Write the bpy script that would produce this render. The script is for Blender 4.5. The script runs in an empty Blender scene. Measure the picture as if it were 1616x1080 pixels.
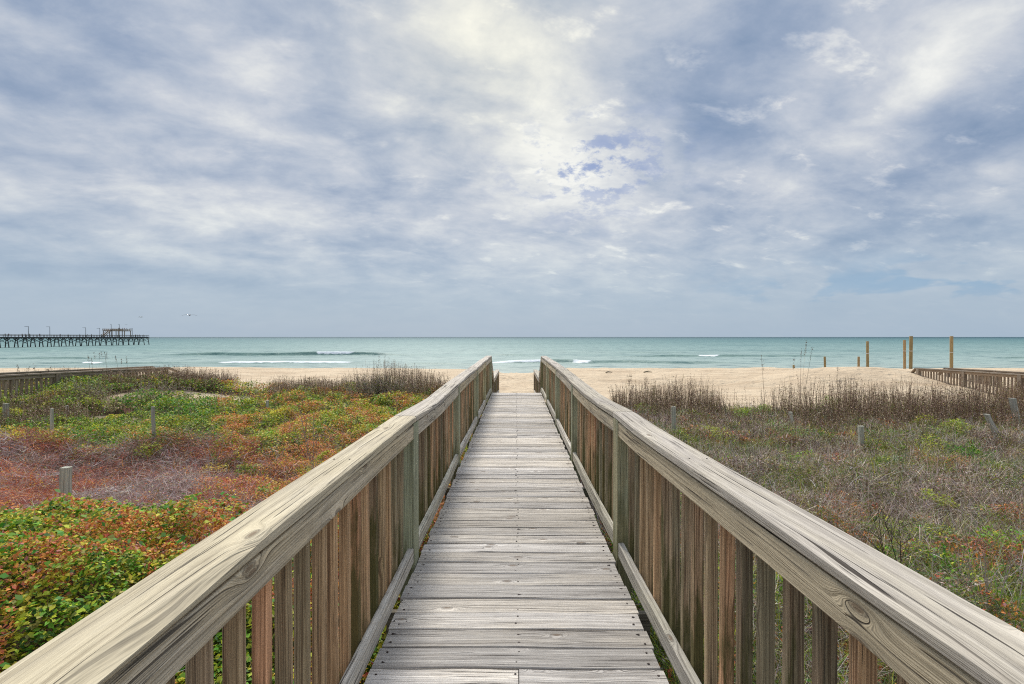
import bpy, math, random
import numpy as np
from mathutils import Vector
random.seed(7)
RNG = np.random.default_rng(11)
R = math.radians
SC = bpy.context.scene
COL = SC.collection

# ------------------------------------------------------------------ camera
cam_d = bpy.data.cameras.new('camera')
cam = bpy.data.objects.new('camera', cam_d)
COL.objects.link(cam)
cam_d.sensor_width = 36.0
cam_d.sensor_fit = 'HORIZONTAL'
cam_d.lens = 17.78
cam_d.clip_start = 0.05
cam_d.clip_end = 120000
cam.location = (0.0, 0.0, 1.42)
cam.rotation_euler = (R(90 - 0.574), 0, R(0.5))
SC.camera = cam
SC.view_settings.view_transform = 'Standard'
SC.view_settings.look = 'None'
SC.view_settings.exposure = 0.0
SC.view_settings.gamma = 1.0
SC.cycles.filter_width = 1.1
SC.cycles.use_denoising = False
SUN_EL, SUN_AZ = 44.0, -10.0          # elevation, azimuth (0 = +Y, the sea; minus = left)


# ------------------------------------------------------------------ node helpers
class NT:
    def __init__(s, tree):
        s.t = tree
        s.n = tree.nodes
        s.l = tree.links

    def put(s, sock, v):
        if hasattr(v, 'is_output') or isinstance(v, bpy.types.NodeSocket):
            s.l.new(v, sock)
        elif v is not None:
            sock.default_value = v

    def node(s, typ, **kw):
        n = s.n.new(typ)
        for k, v in kw.items():
            setattr(n, k, v)
        return n

    def m(s, op, a, b=None, c=None, clamp=False):
        n = s.node('ShaderNodeMath', operation=op, use_clamp=clamp)
        s.put(n.inputs[0], a)
        if b is not None: s.put(n.inputs[1], b)
        if c is not None: s.put(n.inputs[2], c)
        return n.outputs[0]

    def xyz(s, x=0.0, y=0.0, z=0.0):
        n = s.node('ShaderNodeCombineXYZ')
        s.put(n.inputs[0], x); s.put(n.inputs[1], y); s.put(n.inputs[2], z)
        return n.outputs[0]

    def sep(s, v):
        n = s.node('ShaderNodeSeparateXYZ')
        s.put(n.inputs[0], v)
        return n.outputs

    def noise(s, vec, scale=1.0, detail=4.0, rough=0.55, dist=0.0, lac=2.0):
        n = s.node('ShaderNodeTexNoise')
        s.put(n.inputs['Vector'], vec)
        s.put(n.inputs['Scale'], scale)
        n.inputs['Detail'].default_value = detail
        n.inputs['Roughness'].default_value = rough
        n.inputs['Lacunarity'].default_value = lac
        n.inputs['Distortion'].default_value = dist
        return n.outputs['Fac']

    def vor(s, vec, scale=1.0, feat='F1', out='Distance', rand=1.0):
        n = s.node('ShaderNodeTexVoronoi', feature=feat)
        s.put(n.inputs['Vector'], vec)
        n.inputs['Scale'].default_value = scale
        n.inputs['Randomness'].default_value = rand
        return n.outputs[out]

    def ss(s, v, a, b, lo=0.0, hi=1.0, smooth=True):
        n = s.node('ShaderNodeMapRange')
        n.interpolation_type = 'SMOOTHSTEP' if smooth else 'LINEAR'
        s.put(n.inputs['Value'], v)
        s.put(n.inputs['From Min'], a); s.put(n.inputs['From Max'], b)
        s.put(n.inputs['To Min'], lo); s.put(n.inputs['To Max'], hi)
        return n.outputs[0]

    def mix(s, f, a, b, blend='MIX'):
        n = s.node('ShaderNodeMix', data_type='RGBA', blend_type=blend)
        s.put(n.inputs['Factor'], f)
        for sock, v in ((n.inputs['A'], a), (n.inputs['B'], b)): pass
        ia = [i for i in n.inputs if i.name == 'A' and i.type == 'RGBA'][0]
        ib = [i for i in n.inputs if i.name == 'B' and i.type == 'RGBA'][0]
        s.put(ia, (*a, 1) if isinstance(a, tuple) and len(a) == 3 else a)
        s.put(ib, (*b, 1) if isinstance(b, tuple) and len(b) == 3 else b)
        return [o for o in n.outputs if o.type == 'RGBA'][0]

    def ramp(s, v, stops):
        n = s.node('ShaderNodeValToRGB')
        s.put(n.inputs[0], v)
        e = n.color_ramp.elements
        while len(e) < len(stops): e.new(0.5)
        for i, (p, c) in enumerate(stops):
            e[i].position = p
            e[i].color = (*c, 1)
        return n.outputs[0]

    def bump(s, h, strength=0.3, dist=0.01, normal=None):
        n = s.node('ShaderNodeBump')
        s.put(n.inputs['Height'], h)
        n.inputs['Strength'].default_value = strength
        n.inputs['Distance'].default_value = dist
        if normal is not None: s.put(n.inputs['Normal'], normal)
        return n.outputs[0]


def new_mat(name):
    m = bpy.data.materials.new(name)
    m.use_nodes = True
    nt = NT(m.node_tree)
    for n in list(nt.n):
        if n.type != 'OUTPUT_MATERIAL' and n.type != 'BSDF_PRINCIPLED':
            nt.n.remove(n)
    p = [n for n in nt.n if n.type == 'BSDF_PRINCIPLED'][0]
    return m, nt, p


# ------------------------------------------------------------------ world: thin broken overcast over a Nishita sky
w = bpy.data.worlds.new('World')
SC.world = w
w.use_nodes = True
W = NT(w.node_tree)
for n in list(W.n): W.n.remove(n)
wout = W.node('ShaderNodeOutputWorld')
sky = W.node('ShaderNodeTexSky', sky_type='NISHITA')
sky.sun_disc = False
sky.sun_elevation = R(SUN_EL)
sky.sun_rotation = R(SUN_AZ)
sky.air_density = 1.3; sky.dust_density = 1.0; sky.ozone_density = 2.0
skyc = W.mix(1.0, sky.outputs[0], (0.10, 0.10, 0.10), 'MULTIPLY')
tc = W.node('ShaderNodeTexCoord')
dx, dy, dz = W.sep(tc.outputs['Generated'])
zz = W.m('ADD', W.m('MAXIMUM', dz, 0.0), 0.30)
px = W.m('DIVIDE', dx, zz)
py = W.m('DIVIDE', dy, zz)
# streets of cloud lie a little askew
qx = W.m('ADD', W.m('MULTIPLY', px, 0.95), W.m('MULTIPLY', py, 0.22))
qy = W.m('SUBTRACT', W.m('MULTIPLY', py, 0.95), W.m('MULTIPLY', px, 0.22))
pv = W.xyz(qx, qy, 3.7)
big = W.noise(W.xyz(qx, W.m('MULTIPLY', qy, 1.15), 4.3), 1.7, 3.0, 0.5, 0.2)
mid = W.noise(W.xyz(qx, W.m('MULTIPLY', qy, 1.25), 8.1), 4.2, 7.0, 0.58, 0.25)
fin = W.noise(W.xyz(qx, W.m('MULTIPLY', qy, 1.2), 2.2), 12.0, 6.0, 0.62, 0.15)
puff = W.ss(W.noise(W.xyz(qx, W.m('MULTIPLY', qy, 1.5), 6.6), 6.5, 5.0, 0.60, 0.2), 0.55, 0.74)


def blob(cx, cz, sx, sz, tilt=0.0):
    a = W.m('SUBTRACT', dx, cx); b = W.m('SUBTRACT', dz, cz)
    c, s_ = math.cos(tilt), math.sin(tilt)
    a2 = W.m('ADD', W.m('MULTIPLY', a, c / sx), W.m('MULTIPLY', b, s_ / sx))
    b2 = W.m('SUBTRACT', W.m('MULTIPLY', b, c / sz), W.m('MULTIPLY', a, s_ / sz))
    r2 = W.m('ADD', W.m('MULTIPLY', a2, a2), W.m('MULTIPLY', b2, b2))
    g = W.m('POWER', 2.71828, W.m('MULTIPLY', r2, -1.0))
    return W.m('MULTIPLY', g, W.ss(dy, 0.0, 0.2))


def P(x, y):       # a direction towards a point of the sky, as (x, z) of the unit vector
    v = Vector(((x - 815) / 798, 1.0, (532 - y) / 798)).normalized()
    return v.x, v.z


val = W.m('ADD', W.m('MULTIPLY', W.m('SUBTRACT', big, 0.5), 0.75), W.m('MULTIPLY', W.m('SUBTRACT', mid, 0.5), 1.18))
val = W.m('ADD', val, W.m('MULTIPLY', W.m('SUBTRACT', fin, 0.5), 0.34))
val = W.m('ADD', val, W.m('MULTIPLY', puff, W.ss(dx, -0.5, 0.3, 0.12, 0.36)))
val = W.m('ADD', val, 0.46)
for (x, y, sx, sz, amp, tl) in [
        (790, 70, 0.17, 0.15, 0.27, 0.0), (900, 190, 0.15, 0.12, 0.30, 0.3), (930, 350, 0.17, 0.16, 0.20, 0.0),
        (1180, 290, 0.16, 0.05, 0.18, 0.1), (1500, 75, 0.08, 0.04, 0.28, 0.5), (1420, 160, 0.06, 0.03, 0.25, 0.6), (1250, 190, 0.05, 0.02, 0.12, 0.2),
        (1130, 70, 0.16, 0.10, -0.30, 0.1), (1110, 210, 0.12, 0.06, -0.28, 0.0), (1560, 210, 0.12, 0.06, -0.15, 0.2),
        (1580, 350, 0.16, 0.03, -0.16, 0.0),
        (40, 60, 0.15, 0.08, -0.14, 0.2), (330, 100, 0.15, 0.06, -0.20, -0.35), (150, 425, 0.30, 0.022, -0.28, -0.06), (200, 250, 0.30, 0.10, 0.08, 0.0),
        (400, 120, 0.06, 0.04, 0.16, -0.5), (220, 130, 0.16, 0.02, 0.20, -0.3), (470, 220, 0.09, 0.02, 0.15, -0.15), (620, 330, 0.14, 0.05, -0.12, 0.0),
        (350, 360, 0.42, 0.10, 0.12, 0.0), (700, 420, 0.3, 0.05, 0.08, 0.0),
        (1120, 345, 0.09, 0.04, -0.18, 0.0)]:
    cx, cz = P(x, y)
    val = W.m('ADD', val, W.m('MULTIPLY', blob(cx, cz, sx, sz, tl), amp))
hor = W.ss(dz, 0.0, 0.17)                       # clouds thin to an even veil at the horizon
val = W.m('ADD', W.m('MULTIPLY', W.m('SUBTRACT', val, 0.52), W.ss(dz, 0.01, 0.14, 0.25, 1.0)), 0.52)
cc = W.ramp(val, [(0.0, (0.225, 0.31, 0.455)), (0.22, (0.315, 0.39, 0.525)), (0.42, (0.44, 0.50, 0.605)),
                  (0.62, (0.585, 0.62, 0.685)), (0.82, (0.76, 0.775, 0.78)), (1.0, (0.92, 0.92, 0.88))])
warm = W.m('MULTIPLY', blob(*P(760, 60), 0.22, 0.17), 0.45)
cc = W.mix(warm, cc, W.mix(1.0, cc, (1.10, 1.07, 0.86), 'MULTIPLY'))
cc = W.mix(W.ss(dz, 0.26, 0.0, 0.0, 0.80), cc, (0.37, 0.49, 0.62))
# a few rents of blue
gap = W.m('MULTIPLY', blob(*P(930, 265), 0.13, 0.075), W.ss(W.noise(pv, 9.0, 6.0, 0.64, 0.1), 0.49, 0.61))
cc = W.mix(W.m('MULTIPLY', gap, 0.78), cc, (0.17, 0.27, 0.56))
gap2 = W.m('MULTIPLY', blob(*P(1500, 440), 0.26, 0.035), W.ss(W.noise(W.xyz(px, W.m('MULTIPLY', py, 1.0), 5), 2.6, 4.0, 0.6, 0.3), 0.50, 0.60))
cc = W.mix(W.m('MULTIPLY', gap2, 0.6), cc, (0.21, 0.39, 0.60))
# thin cloud round the veiled sun; unseen zenith raised, inland sky dimmed for lighting
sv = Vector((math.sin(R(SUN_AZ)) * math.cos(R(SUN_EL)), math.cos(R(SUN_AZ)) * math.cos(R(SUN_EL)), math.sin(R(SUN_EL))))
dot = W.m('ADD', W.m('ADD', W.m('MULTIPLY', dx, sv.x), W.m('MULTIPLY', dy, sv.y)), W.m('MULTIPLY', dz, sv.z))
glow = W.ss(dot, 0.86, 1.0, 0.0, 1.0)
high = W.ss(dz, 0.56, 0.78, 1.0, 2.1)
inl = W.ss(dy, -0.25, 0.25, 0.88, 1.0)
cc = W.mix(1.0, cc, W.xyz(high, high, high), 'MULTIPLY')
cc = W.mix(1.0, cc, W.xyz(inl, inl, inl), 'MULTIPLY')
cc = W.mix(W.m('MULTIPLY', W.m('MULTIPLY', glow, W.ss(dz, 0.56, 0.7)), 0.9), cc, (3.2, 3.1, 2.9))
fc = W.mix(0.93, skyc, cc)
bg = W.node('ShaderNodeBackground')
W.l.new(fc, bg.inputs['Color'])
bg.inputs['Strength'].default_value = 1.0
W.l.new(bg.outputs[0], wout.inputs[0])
w.cycles.sampling_method = 'MANUAL'
w.cycles.sample_map_resolution = 512

# ------------------------------------------------------------------ sun, veiled
sd = bpy.data.lights.new('sun', 'SUN')
sd.energy = 3.2
sd.angle = R(9)
sd.color = (1.0, 0.955, 0.88)
so = bpy.data.objects.new('sun', sd)
COL.objects.link(so)
so.location = (0, 30, 60)
so.rotation_euler = (-sv).to_track_quat('-Z', 'Y').to_euler()


# ------------------------------------------------------------------ object helpers
def tag(o, label=None, cat=None, group=None, kind=None):
    if label: o['label'] = label
    if cat: o['category'] = cat
    if group: o['group'] = group
    if kind: o['kind'] = kind
    return o


def empty(name, loc, rz=0.0):
    o = bpy.data.objects.new(name, None)
    o.empty_display_size = 0.2
    COL.objects.link(o)
    o.location = loc
    o.rotation_euler = (0, 0, rz)
    return o


def link(name, me, mat=None, parent=None, loc=None, smooth=False):
    if mat is not None:
        for mm in (mat if isinstance(mat, (list, tuple)) else [mat]):
            me.materials.append(mm)
    if smooth:
        me.polygons.foreach_set('use_smooth', [True] * len(me.polygons))
    o = bpy.data.objects.new(name, me)
    COL.objects.link(o)
    if parent is not None: o.parent = parent
    if loc is not None: o.location = loc
    return o


class MB:
    """collects vertices, faces, (length, girth) coordinates and one number per face"""
    def __init__(s):
        s.v = []; s.f = []; s.uv = []; s.r = []; s.m = []

    def loft(s, rings, us, vs, rnd=None, caps=True, mi=0):
        """rings: list of loops (lists of points) of equal count"""
        rnd = random.random() if rnd is None else rnd
        ou, ov = rnd * 31.7, rnd * 17.3
        b = len(s.v); k = len(rings[0])
        for r_ in rings: s.v.extend(r_)
        for i in range(len(rings) - 1):
            for j in range(k):
                j2 = (j + 1) % k
                s.f.append((b + i * k + j, b + i * k + j2, b + (i + 1) * k + j2, b + (i + 1) * k + j))
                v0, v1 = vs[j], vs[j + 1]
                s.uv.extend([(us[i] + ou, v0 + ov), (us[i] + ou, v1 + ov), (us[i + 1] + ou, v1 + ov), (us[i + 1] + ou, v0 + ov)])
                s.r.append(rnd); s.m.append(mi)
        if caps:
            for i, rev in ((0, True), (len(rings) - 1, False)):
                idx = [b + i * k + j for j in range(k)]
                uu = [(vs[j] * 0.3 + ou, vs[j] + ov) for j in range(k)]
                if rev: idx.reverse(); uu.reverse()
                s.f.append(tuple(idx)); s.uv.extend(uu); s.r.append(rnd); s.m.append(mi)

    def board(s, path, side, up, wd, th, rnd=None, ch=0.003, wob=0.0, wane=None, mi=0):
        """a board of width wd (along side) and thickness th (along up), its path through the middle"""
        side = Vector(side).normalized(); up = Vector(up).normalized()
        hw, ht = wd / 2, th / 2
        sec = [(-hw + ch, -ht), (hw - ch, -ht), (hw, -ht + ch), (hw, ht - ch), (hw - ch, ht), (-hw + ch, ht), (-hw, ht - ch), (-hw, -ht + ch)]
        vs = [0.0]
        for i in range(8):
            a, b = sec[i], sec[(i + 1) % 8]
            vs.append(vs[-1] + math.hypot(a[0] - b[0], a[1] - b[1]))
        rings = []; us = []; L = 0.0
        ph = random.random() * 9
        for i, p in enumerate(path):
            p = Vector(p)
            if i: L += (p - Vector(path[i - 1])).length
            us.append(L)
            ring = []
            for (a, b) in sec:
                a2, b2 = a, b
                if wob:
                    a2 += wob * math.sin(L * 2.3 + ph + (1 if a > 0 else 0) * 1.7) * 0.6
                    b2 += wob * math.sin(L * 3.1 + ph * 1.3 + (a > 0) * 0.9)
                if wane and a * wane[0] > 0 and b > 0:      # bark edge worn off one top corner
                    q = max(0.0, math.sin(L * wane[2] + ph)) ** 2 * wane[1]
                    if abs(a) >= hw - ch - 1e-6:
                        if b >= ht - 1e-6: a2 -= q * math.copysign(1, a)
                        else: b2 -= q * 0.8
                ring.append(tuple(p + side * a2 + up * b2))
            rings.append(ring)
        # orientation
        t = (Vector(path[-1]) - Vector(path[0]))
        if side.cross(up).dot(t) < 0:
            rings = [list(reversed(r_)) for r_ in rings]
            vs = [vs[7 - j] for j in range(8)] + [vs[0] - (vs[8] - vs[7])]
        s.loft(rings, us, vs, rnd, True, mi)

    def tube(s, pts, rad, k=8, rnd=None, mi=0, caps=True):
        rings = []; us = []; L = 0
        pts = [Vector(p) for p in pts]
        if not hasattr(rad, '__len__'): rad = [rad] * len(pts)
        for i, p in enumerate(pts):
            if i: L += (p - pts[i - 1]).length
            us.append(L)
            t = (pts[min(i + 1, len(pts) - 1)] - pts[max(i - 1, 0)]).normalized()
            a = Vector((1, 0, 0)) if abs(t.x) < 0.8 else Vector((0, 1, 0))
            e1 = t.cross(a).normalized(); e2 = t.cross(e1)
            rings.append([tuple(p + (e1 * math.cos(2 * math.pi * j / k) + e2 * math.sin(2 * math.pi * j / k)) * rad[i]) for j in range(k)])
        c = 2 * math.pi * max(rad) / k
        s.loft(rings, us, [c * j for j in range(k + 1)], rnd, caps, mi)

    def mesh(s, name):
        me = bpy.data.meshes.new(name)
        me.from_pydata(s.v, [], s.f)
        uvl = me.uv_layers.new(name='UVMap')
        uvl.data.foreach_set('uv', np.array(s.uv, dtype=np.float32).ravel())
        at = me.attributes.new('rnd', 'FLOAT', 'FACE')
        at.data.foreach_set('value', np.array(s.r, dtype=np.float32))
        me.polygons.foreach_set('material_index', np.array(s.m, dtype=np.int32))
        me.update()
        return me

    def obj(s, name, mat, parent=None, loc=None, smooth=False):
        return link(name, s.mesh(name), mat, parent, loc, smooth)


# ------------------------------------------------------------------ value noise for terrain and planting
def _hash(ix, iy, seed):
    h = (ix.astype(np.int64) * 374761393 + iy.astype(np.int64) * 668265263 + seed * 974711) & 0x7fffffff
    h = ((h ^ (h >> 13)) * 1274126177) & 0x7fffffff
    h = h ^ (h >> 16)
    return (h & 0xffff) / 65535.0


def vn(x, y, seed=0):
    x = np.asarray(x, float); y = np.asarray(y, float)
    ix = np.floor(x); iy = np.floor(y)
    fx = x - ix; fy = y - iy
    fx = fx * fx * (3 - 2 * fx); fy = fy * fy * (3 - 2 * fy)
    a = _hash(ix, iy, seed); b = _hash(ix + 1, iy, seed); c = _hash(ix, iy + 1, seed); d = _hash(ix + 1, iy + 1, seed)
    return (a * (1 - fx) + b * fx) * (1 - fy) + (c * (1 - fx) + d * fx) * fy


def fbm(x, y, seed=0, o=4):
    t = 0; a = 0.5; n = 0
    for i in range(o):
        t = t + a * vn(x * 2 ** i + 13.1 * i, y * 2 ** i - 7.7 * i, seed + i)
        n += a; a *= 0.5
    return t / n


def sst(a, b, x):
    t = np.clip((np.asarray(x, float) - a) / (b - a), 0, 1)
    return t * t * (3 - 2 * t)


def gau(x, y, cx, cy, sx, sy):
    return np.exp(-((x - cx) / sx) ** 2 - ((y - cy) / sy) ** 2)


def ground(x, y):
    x = np.asarray(x, float); y = np.asarray(y, float)
    z = -0.66 + 0.14 * (fbm(x * 0.35, y * 0.35, 5) - 0.5) + 0 * x
    # planted hummocks on the left: the near mound, the rise by the neighbouring walkway
    z = z + 0.36 * sst(-0.9, -1.8, x) * sst(5.1, 4.0, y) * sst(-1, 1, y)
    z = z + 0.56 * gau(x, y, -13.5, 17.5, 5.5, 4.5)
    z = z + 0.20 * np.exp(-((x + 12.4) / 1.9) ** 2) * sst(6.5, 10, y) * sst(19, 14, y)
    z = z + 0.16 * gau(x, y, -4.2, 15.0, 2.5, 2.5)
    # bare sand
    z = z + 0.14 * sst(16, 21, y) * (fbm(x * 0.22, y * 0.3, 9) - 0.35)
    z = z + 0.24 * gau(x, y, -20, 29, 9, 5)
    z = z + 0.74 * gau(x, y, 15.4, 22.4, 4.2, 2.5) + 0.16 * gau(x, y, 7, 25, 6, 3)
    z = z - 0.40 * sst(2.8, 0.9, np.abs(x)) * sst(19.5, 26, y)
    # foot-worn sand
    tr = sst(3.2, 1.0, np.abs(x)) * sst(17, 19, y)
    z = z + (0.14 * tr + 0.05 * sst(17, 21, y)) * (fbm(x * 2.2, y * 2.2, 31, 3) - 0.5)
    z = z + 0.20 * sst(17, 20, y) * (fbm(x * 0.45 + 0.2 * y, y * 0.9, 37, 3) - 0.5) * sst(0, 3, x)
    # the beach falls away to the water
    z = z - 3.55 * sst(29, 84, y) ** 0.92 - 0.05 * np.maximum(y - 84, 0)
    return z


def canopy(x, y):
    """height of the planting over the ground"""
    c = -0.10 + 0.68 * fbm(x * 0.95, y * 0.95, 21, 4) + 0.20 * (vn(x * 2.6, y * 2.6, 4) - 0.4) + 0.13 * (vn(x * 6.0, y * 6.0, 14) - 0.5)
    return np.maximum(c, 0.03)


SEA_Z = -4.0


def at(px_, py_, Y):      # world point at depth Y that lies on the line of sight to a point of the photograph
    return ((px_ - 815) / 798 * Y, Y, 1.42 + (532 - py_) / 798 * Y)


# ------------------------------------------------------------------ ground
m_sand, N, Pn = new_mat('sand_and_litter')
geo = N.node('ShaderNodeNewGeometry').outputs['Position']
gx, gy, gz = N.sep(geo)
atr = N.node('ShaderNodeAttribute', attribute_name='litter')
n1 = N.noise(geo, 0.5, 5, 0.6)
n2 = N.noise(geo, 9.0, 5, 0.65)
sandc = N.mix(N.ss(n1, 0.35, 0.65), (0.545, 0.425, 0.29), (0.64, 0.515, 0.36))
sandc = N.mix(N.ss(n2, 0.55, 0.8, 0, 0.35), sandc, (0.36, 0.28, 0.19))
strk = N.noise(N.xyz(N.m('MULTIPLY', gx, 0.25), N.m('MULTIPLY', gy, 1.1), 3.0), 1.0, 4, 0.6, 0.4)
sandc = N.mix(N.ss(strk, 0.50, 0.66, 0, 0.65), sandc, (0.43, 0.32, 0.21))
wet = N.ss(gz, -3.3, -3.95)
sandc = N.mix(N.m('MULTIPLY', wet, 0.6), sandc, (0.25, 0.20, 0.15))
spk = N.vor(geo, 5.0)
sandc = N.mix(N.ss(spk, 0.10, 0.04, 0, 0.6), sandc, (0.12, 0.09, 0.06))
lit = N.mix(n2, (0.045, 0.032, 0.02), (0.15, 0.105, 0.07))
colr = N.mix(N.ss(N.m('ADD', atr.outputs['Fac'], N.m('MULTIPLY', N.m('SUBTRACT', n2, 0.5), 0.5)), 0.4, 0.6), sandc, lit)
N.put(Pn.inputs['Base Color'], colr)
Pn.inputs['Roughness'].default_value = 0.95
Pn.inputs['Specular IOR Level'].default_value = 0.15
hh = N.m('ADD', N.m('MULTIPLY', N.noise(geo, 2.6, 4, 0.6), 1.0), N.m('MULTIPLY', n2, 0.35))
ftp = N.vor(N.xyz(gx, N.m('MULTIPLY', gy, 0.8), 0.0), 2.1)
hh = N.m('ADD', hh, N.m('MULTIPLY', N.ss(ftp, 0.05, 0.34), 0.5))
N.put(Pn.inputs['Normal'], N.bump(hh, 1.0, 0.11))


def sand_patch(x, y):     # 1 where bare sand shows between the plants on the left
    s_ = 1.0 * gau(x, y, -9.6, 12.0, 0.9, 0.35) + 1.2 * gau(x, y, -10.6, 14.0, 0.7, 0.9) + 1.2 * gau(x, y, -9.0, 15.0, 1.5, 0.7)
    return s_


def veg_mask(x, y):
    edge_l = 16.4 + 1.2 * (fbm(x * 0.5, y * 0.2, 41) - 0.5) * 2
    xr_ = np.clip((x - 3) / 8, 0, 1)
    edge_r = 13.7 - 1.3 * xr_ + 0.9 * (fbm(x * 0.5, y * 0.2, 42) - 0.5) * 2
    e = np.where(x < 0, edge_l, edge_r + 2.6 * sst(12, 15, x))
    return sst(e + 0.5, e - 0.5, y)


xs = np.unique(np.concatenate([np.linspace(-24, 24, 260), np.linspace(-4, 4, 130), np.sign(np.linspace(-1, 1, 90)) * (24 + (np.abs(np.linspace(-1, 1, 90)) ** 2.2) * 1200)]))
ys = np.unique(np.concatenate([np.linspace(-14, 14, 90), np.linspace(14, 34, 170), np.linspace(34, 130, 90), [-60, -30, 200, 400]]))
gxm, gym = np.meshgrid(xs, ys)
gzm = ground(gxm, gym)
nxs, nys = len(xs), len(ys)


def grid_mesh(name, X, Y, Z):
    ny, nx = X.shape
    me = bpy.data.meshes.new(name)
    V = np.stack([X.ravel(), Y.ravel(), Z.ravel()], 1).astype(np.float32)
    i = np.arange(ny - 1)[:, None] * nx + np.arange(nx - 1)[None, :]
    F = np.stack([i, i + 1, i + nx + 1, i + nx], -1).reshape(-1, 4).astype(np.int32)
    me.vertices.add(len(V)); me.vertices.foreach_set('co', V.ravel())
    me.loops.add(F.size); me.loops.foreach_set('vertex_index', F.ravel())
    me.polygons.add(len(F))
    me.polygons.foreach_set('loop_start', np.arange(0, F.size, 4, dtype=np.int32))
    me.polygons.foreach_set('use_smooth', np.ones(len(F), bool))
    me.update(calc_edges=True)
    return me


gme = grid_mesh('sand', gxm, gym, gzm)
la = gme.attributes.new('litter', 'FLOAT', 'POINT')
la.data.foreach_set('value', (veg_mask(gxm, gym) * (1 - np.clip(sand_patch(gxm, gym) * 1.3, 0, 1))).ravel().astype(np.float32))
g_o = link('sand', gme, m_sand)
tag(g_o, kind='structure')

# ------------------------------------------------------------------ sea
m_sea, N, Pn = new_mat('sea_water')
geo = N.node('ShaderNodeNewGeometry').outputs['Position']
gx, gy, gz = N.sep(geo)
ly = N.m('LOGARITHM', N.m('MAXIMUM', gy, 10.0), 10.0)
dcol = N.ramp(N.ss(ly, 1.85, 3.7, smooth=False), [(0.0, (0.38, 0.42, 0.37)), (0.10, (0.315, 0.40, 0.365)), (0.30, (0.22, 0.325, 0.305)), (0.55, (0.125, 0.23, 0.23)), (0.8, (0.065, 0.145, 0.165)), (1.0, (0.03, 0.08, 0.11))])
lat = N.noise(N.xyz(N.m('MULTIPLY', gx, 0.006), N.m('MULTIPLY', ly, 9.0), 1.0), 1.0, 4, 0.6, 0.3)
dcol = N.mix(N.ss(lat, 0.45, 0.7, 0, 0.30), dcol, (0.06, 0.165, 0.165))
# flecks of ripples: long across, short in depth
rp = N.noise(N.xyz(N.m('MULTIPLY', gx, 0.16), N.m('MULTIPLY', ly, 120.0), 2.0), 1.0, 4, 0.7)
dcol = N.mix(N.ss(rp, 0.48, 0.66, 0, 0.75), dcol, (0.035, 0.10, 0.12))
fo = N.node('ShaderNodeAttribute', attribute_name='foam').outputs['Fac']
fn = N.noise(N.xyz(N.m('MULTIPLY', gx, 0.45), gy, gz), 1.6, 5, 0.7)
fm = N.ss(N.m('ADD', fo, N.m('MULTIPLY', N.m('SUBTRACT', fn, 0.5), 1.1)), 0.34, 0.74)
fr = N.node('ShaderNodeAttribute', attribute_name='front').outputs['Fac']
dcol = N.mix(N.m('MULTIPLY', fr, 0.55), dcol, (0.085, 0.185, 0.15))
dcol = N.mix(fm, dcol, (0.86, 0.88, 0.88))
N.put(Pn.inputs['Base Color'], dcol)
Pn.inputs['IOR'].default_value = 1.33
N.put(Pn.inputs['Roughness'], N.mix(fm, (0.5,) * 3, (0.9,) * 3))
N.put(Pn.inputs['Specular IOR Level'], 0.12)
sx_ = N.xyz(N.m('MULTIPLY', gx, 0.55), gy, 0.0)
hsum = N.m('ADD', N.noise(sx_, 0.9, 5, 0.65), N.m('ADD', N.m('MULTIPLY', N.noise(sx_, 0.16, 3, 0.5), 1.6), N.m('MULTIPLY', rp, N.m('MULTIPLY', gy, 0.012))))
N.put(Pn.inputs['Normal'], N.bump(hsum, 0.5, 0.5))

v_ = np.concatenate([np.linspace(60, 180, 380), 180 * np.exp(np.linspace(0.01, math.log(60000 / 180), 200))])
u_ = np.linspace(-1.0, 1.0, 700)
U, V = np.meshgrid(u_, v_)
X = U * (V * 1.35 + 60)
Y = V.copy()
Z = np.full_like(X, SEA_Z) + 0.05 * (fbm(X * 0.2, Y * 0.5, 71, 3) - 0.5) * sst(400, 100, Y)
FO = np.zeros_like(X); FR = np.zeros_like(X)
# swells: (distance, length of crest centre, half length, height, broken from..to)
SW = [(84, -20, 26, 0.10, None), (82, 34, 22, 0.10, None), (103, 5, 9, 0.62, (-5.0, 6.0)), (103.5, -47, 16, 0.40, (-60, -34)), (104, 27, 17, 0.42, (12, 15)),
      (101, -24, 16, 0.34, None), (101.5, -82, 17, 0.30, (-88, -84)), (147, -66, 34, 0.85, (-57.5, -48)), (149, -20, 22, 0.5, None),
      (139, 58, 30, 0.42, (50, 55)), (186, -150, 60, 0.5, None), (128, 112, 30, 0.35, None), (112, 95, 20, 0.2, None), (125, -108, 24, 0.45, None),
      (175, 30, 30, 0.35, None), (90, -40, 30, 0.12, None), (88, 10, 30, 0.12, None), (92, 60, 25, 0.12, None)]
for (yy, xc, hl, hgt, br) in SW:
    yc = yy + 2.6 * (vn(X * 0.09, X * 0 + yy, 3) - 0.5) * 2 + 0.5 * (vn(X * 0.5, X * 0 + yy, 6) - 0.5)
    env = np.exp(-((X - xc) / hl) ** 4) * (0.75 + 0.5 * vn(X * 0.12, X * 0 + yy, 8))
    if not br: env = env * sst(0.25, 0.7, vn(X * 0.07, X * 0 + yy * 3.3, 18))
    d = Y - yc
    prof = np.where(d < 0, np.exp(-(d / 0.9) ** 2), np.exp(-(d / 3.0) ** 2))
    Z = Z + hgt * 1.15 * env * prof
    FR = np.maximum(FR, env * np.exp(-((d + 0.7) / 1.1) ** 2) * min(1, hgt * 1.7))
    if br:
        e2 = sst(br[0] - 1.5, br[0] + 0.8, X) * sst(br[1] + 1.5, br[1] - 0.8, X)
        FO = np.maximum(FO, e2 * np.where(d < 0, np.exp(-((d) / 1.0) ** 2), np.exp(-(d / 2.4) ** 2)) * (0.8 + 0.5 * vn(X * 0.8, X * 0, 9)))
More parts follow.
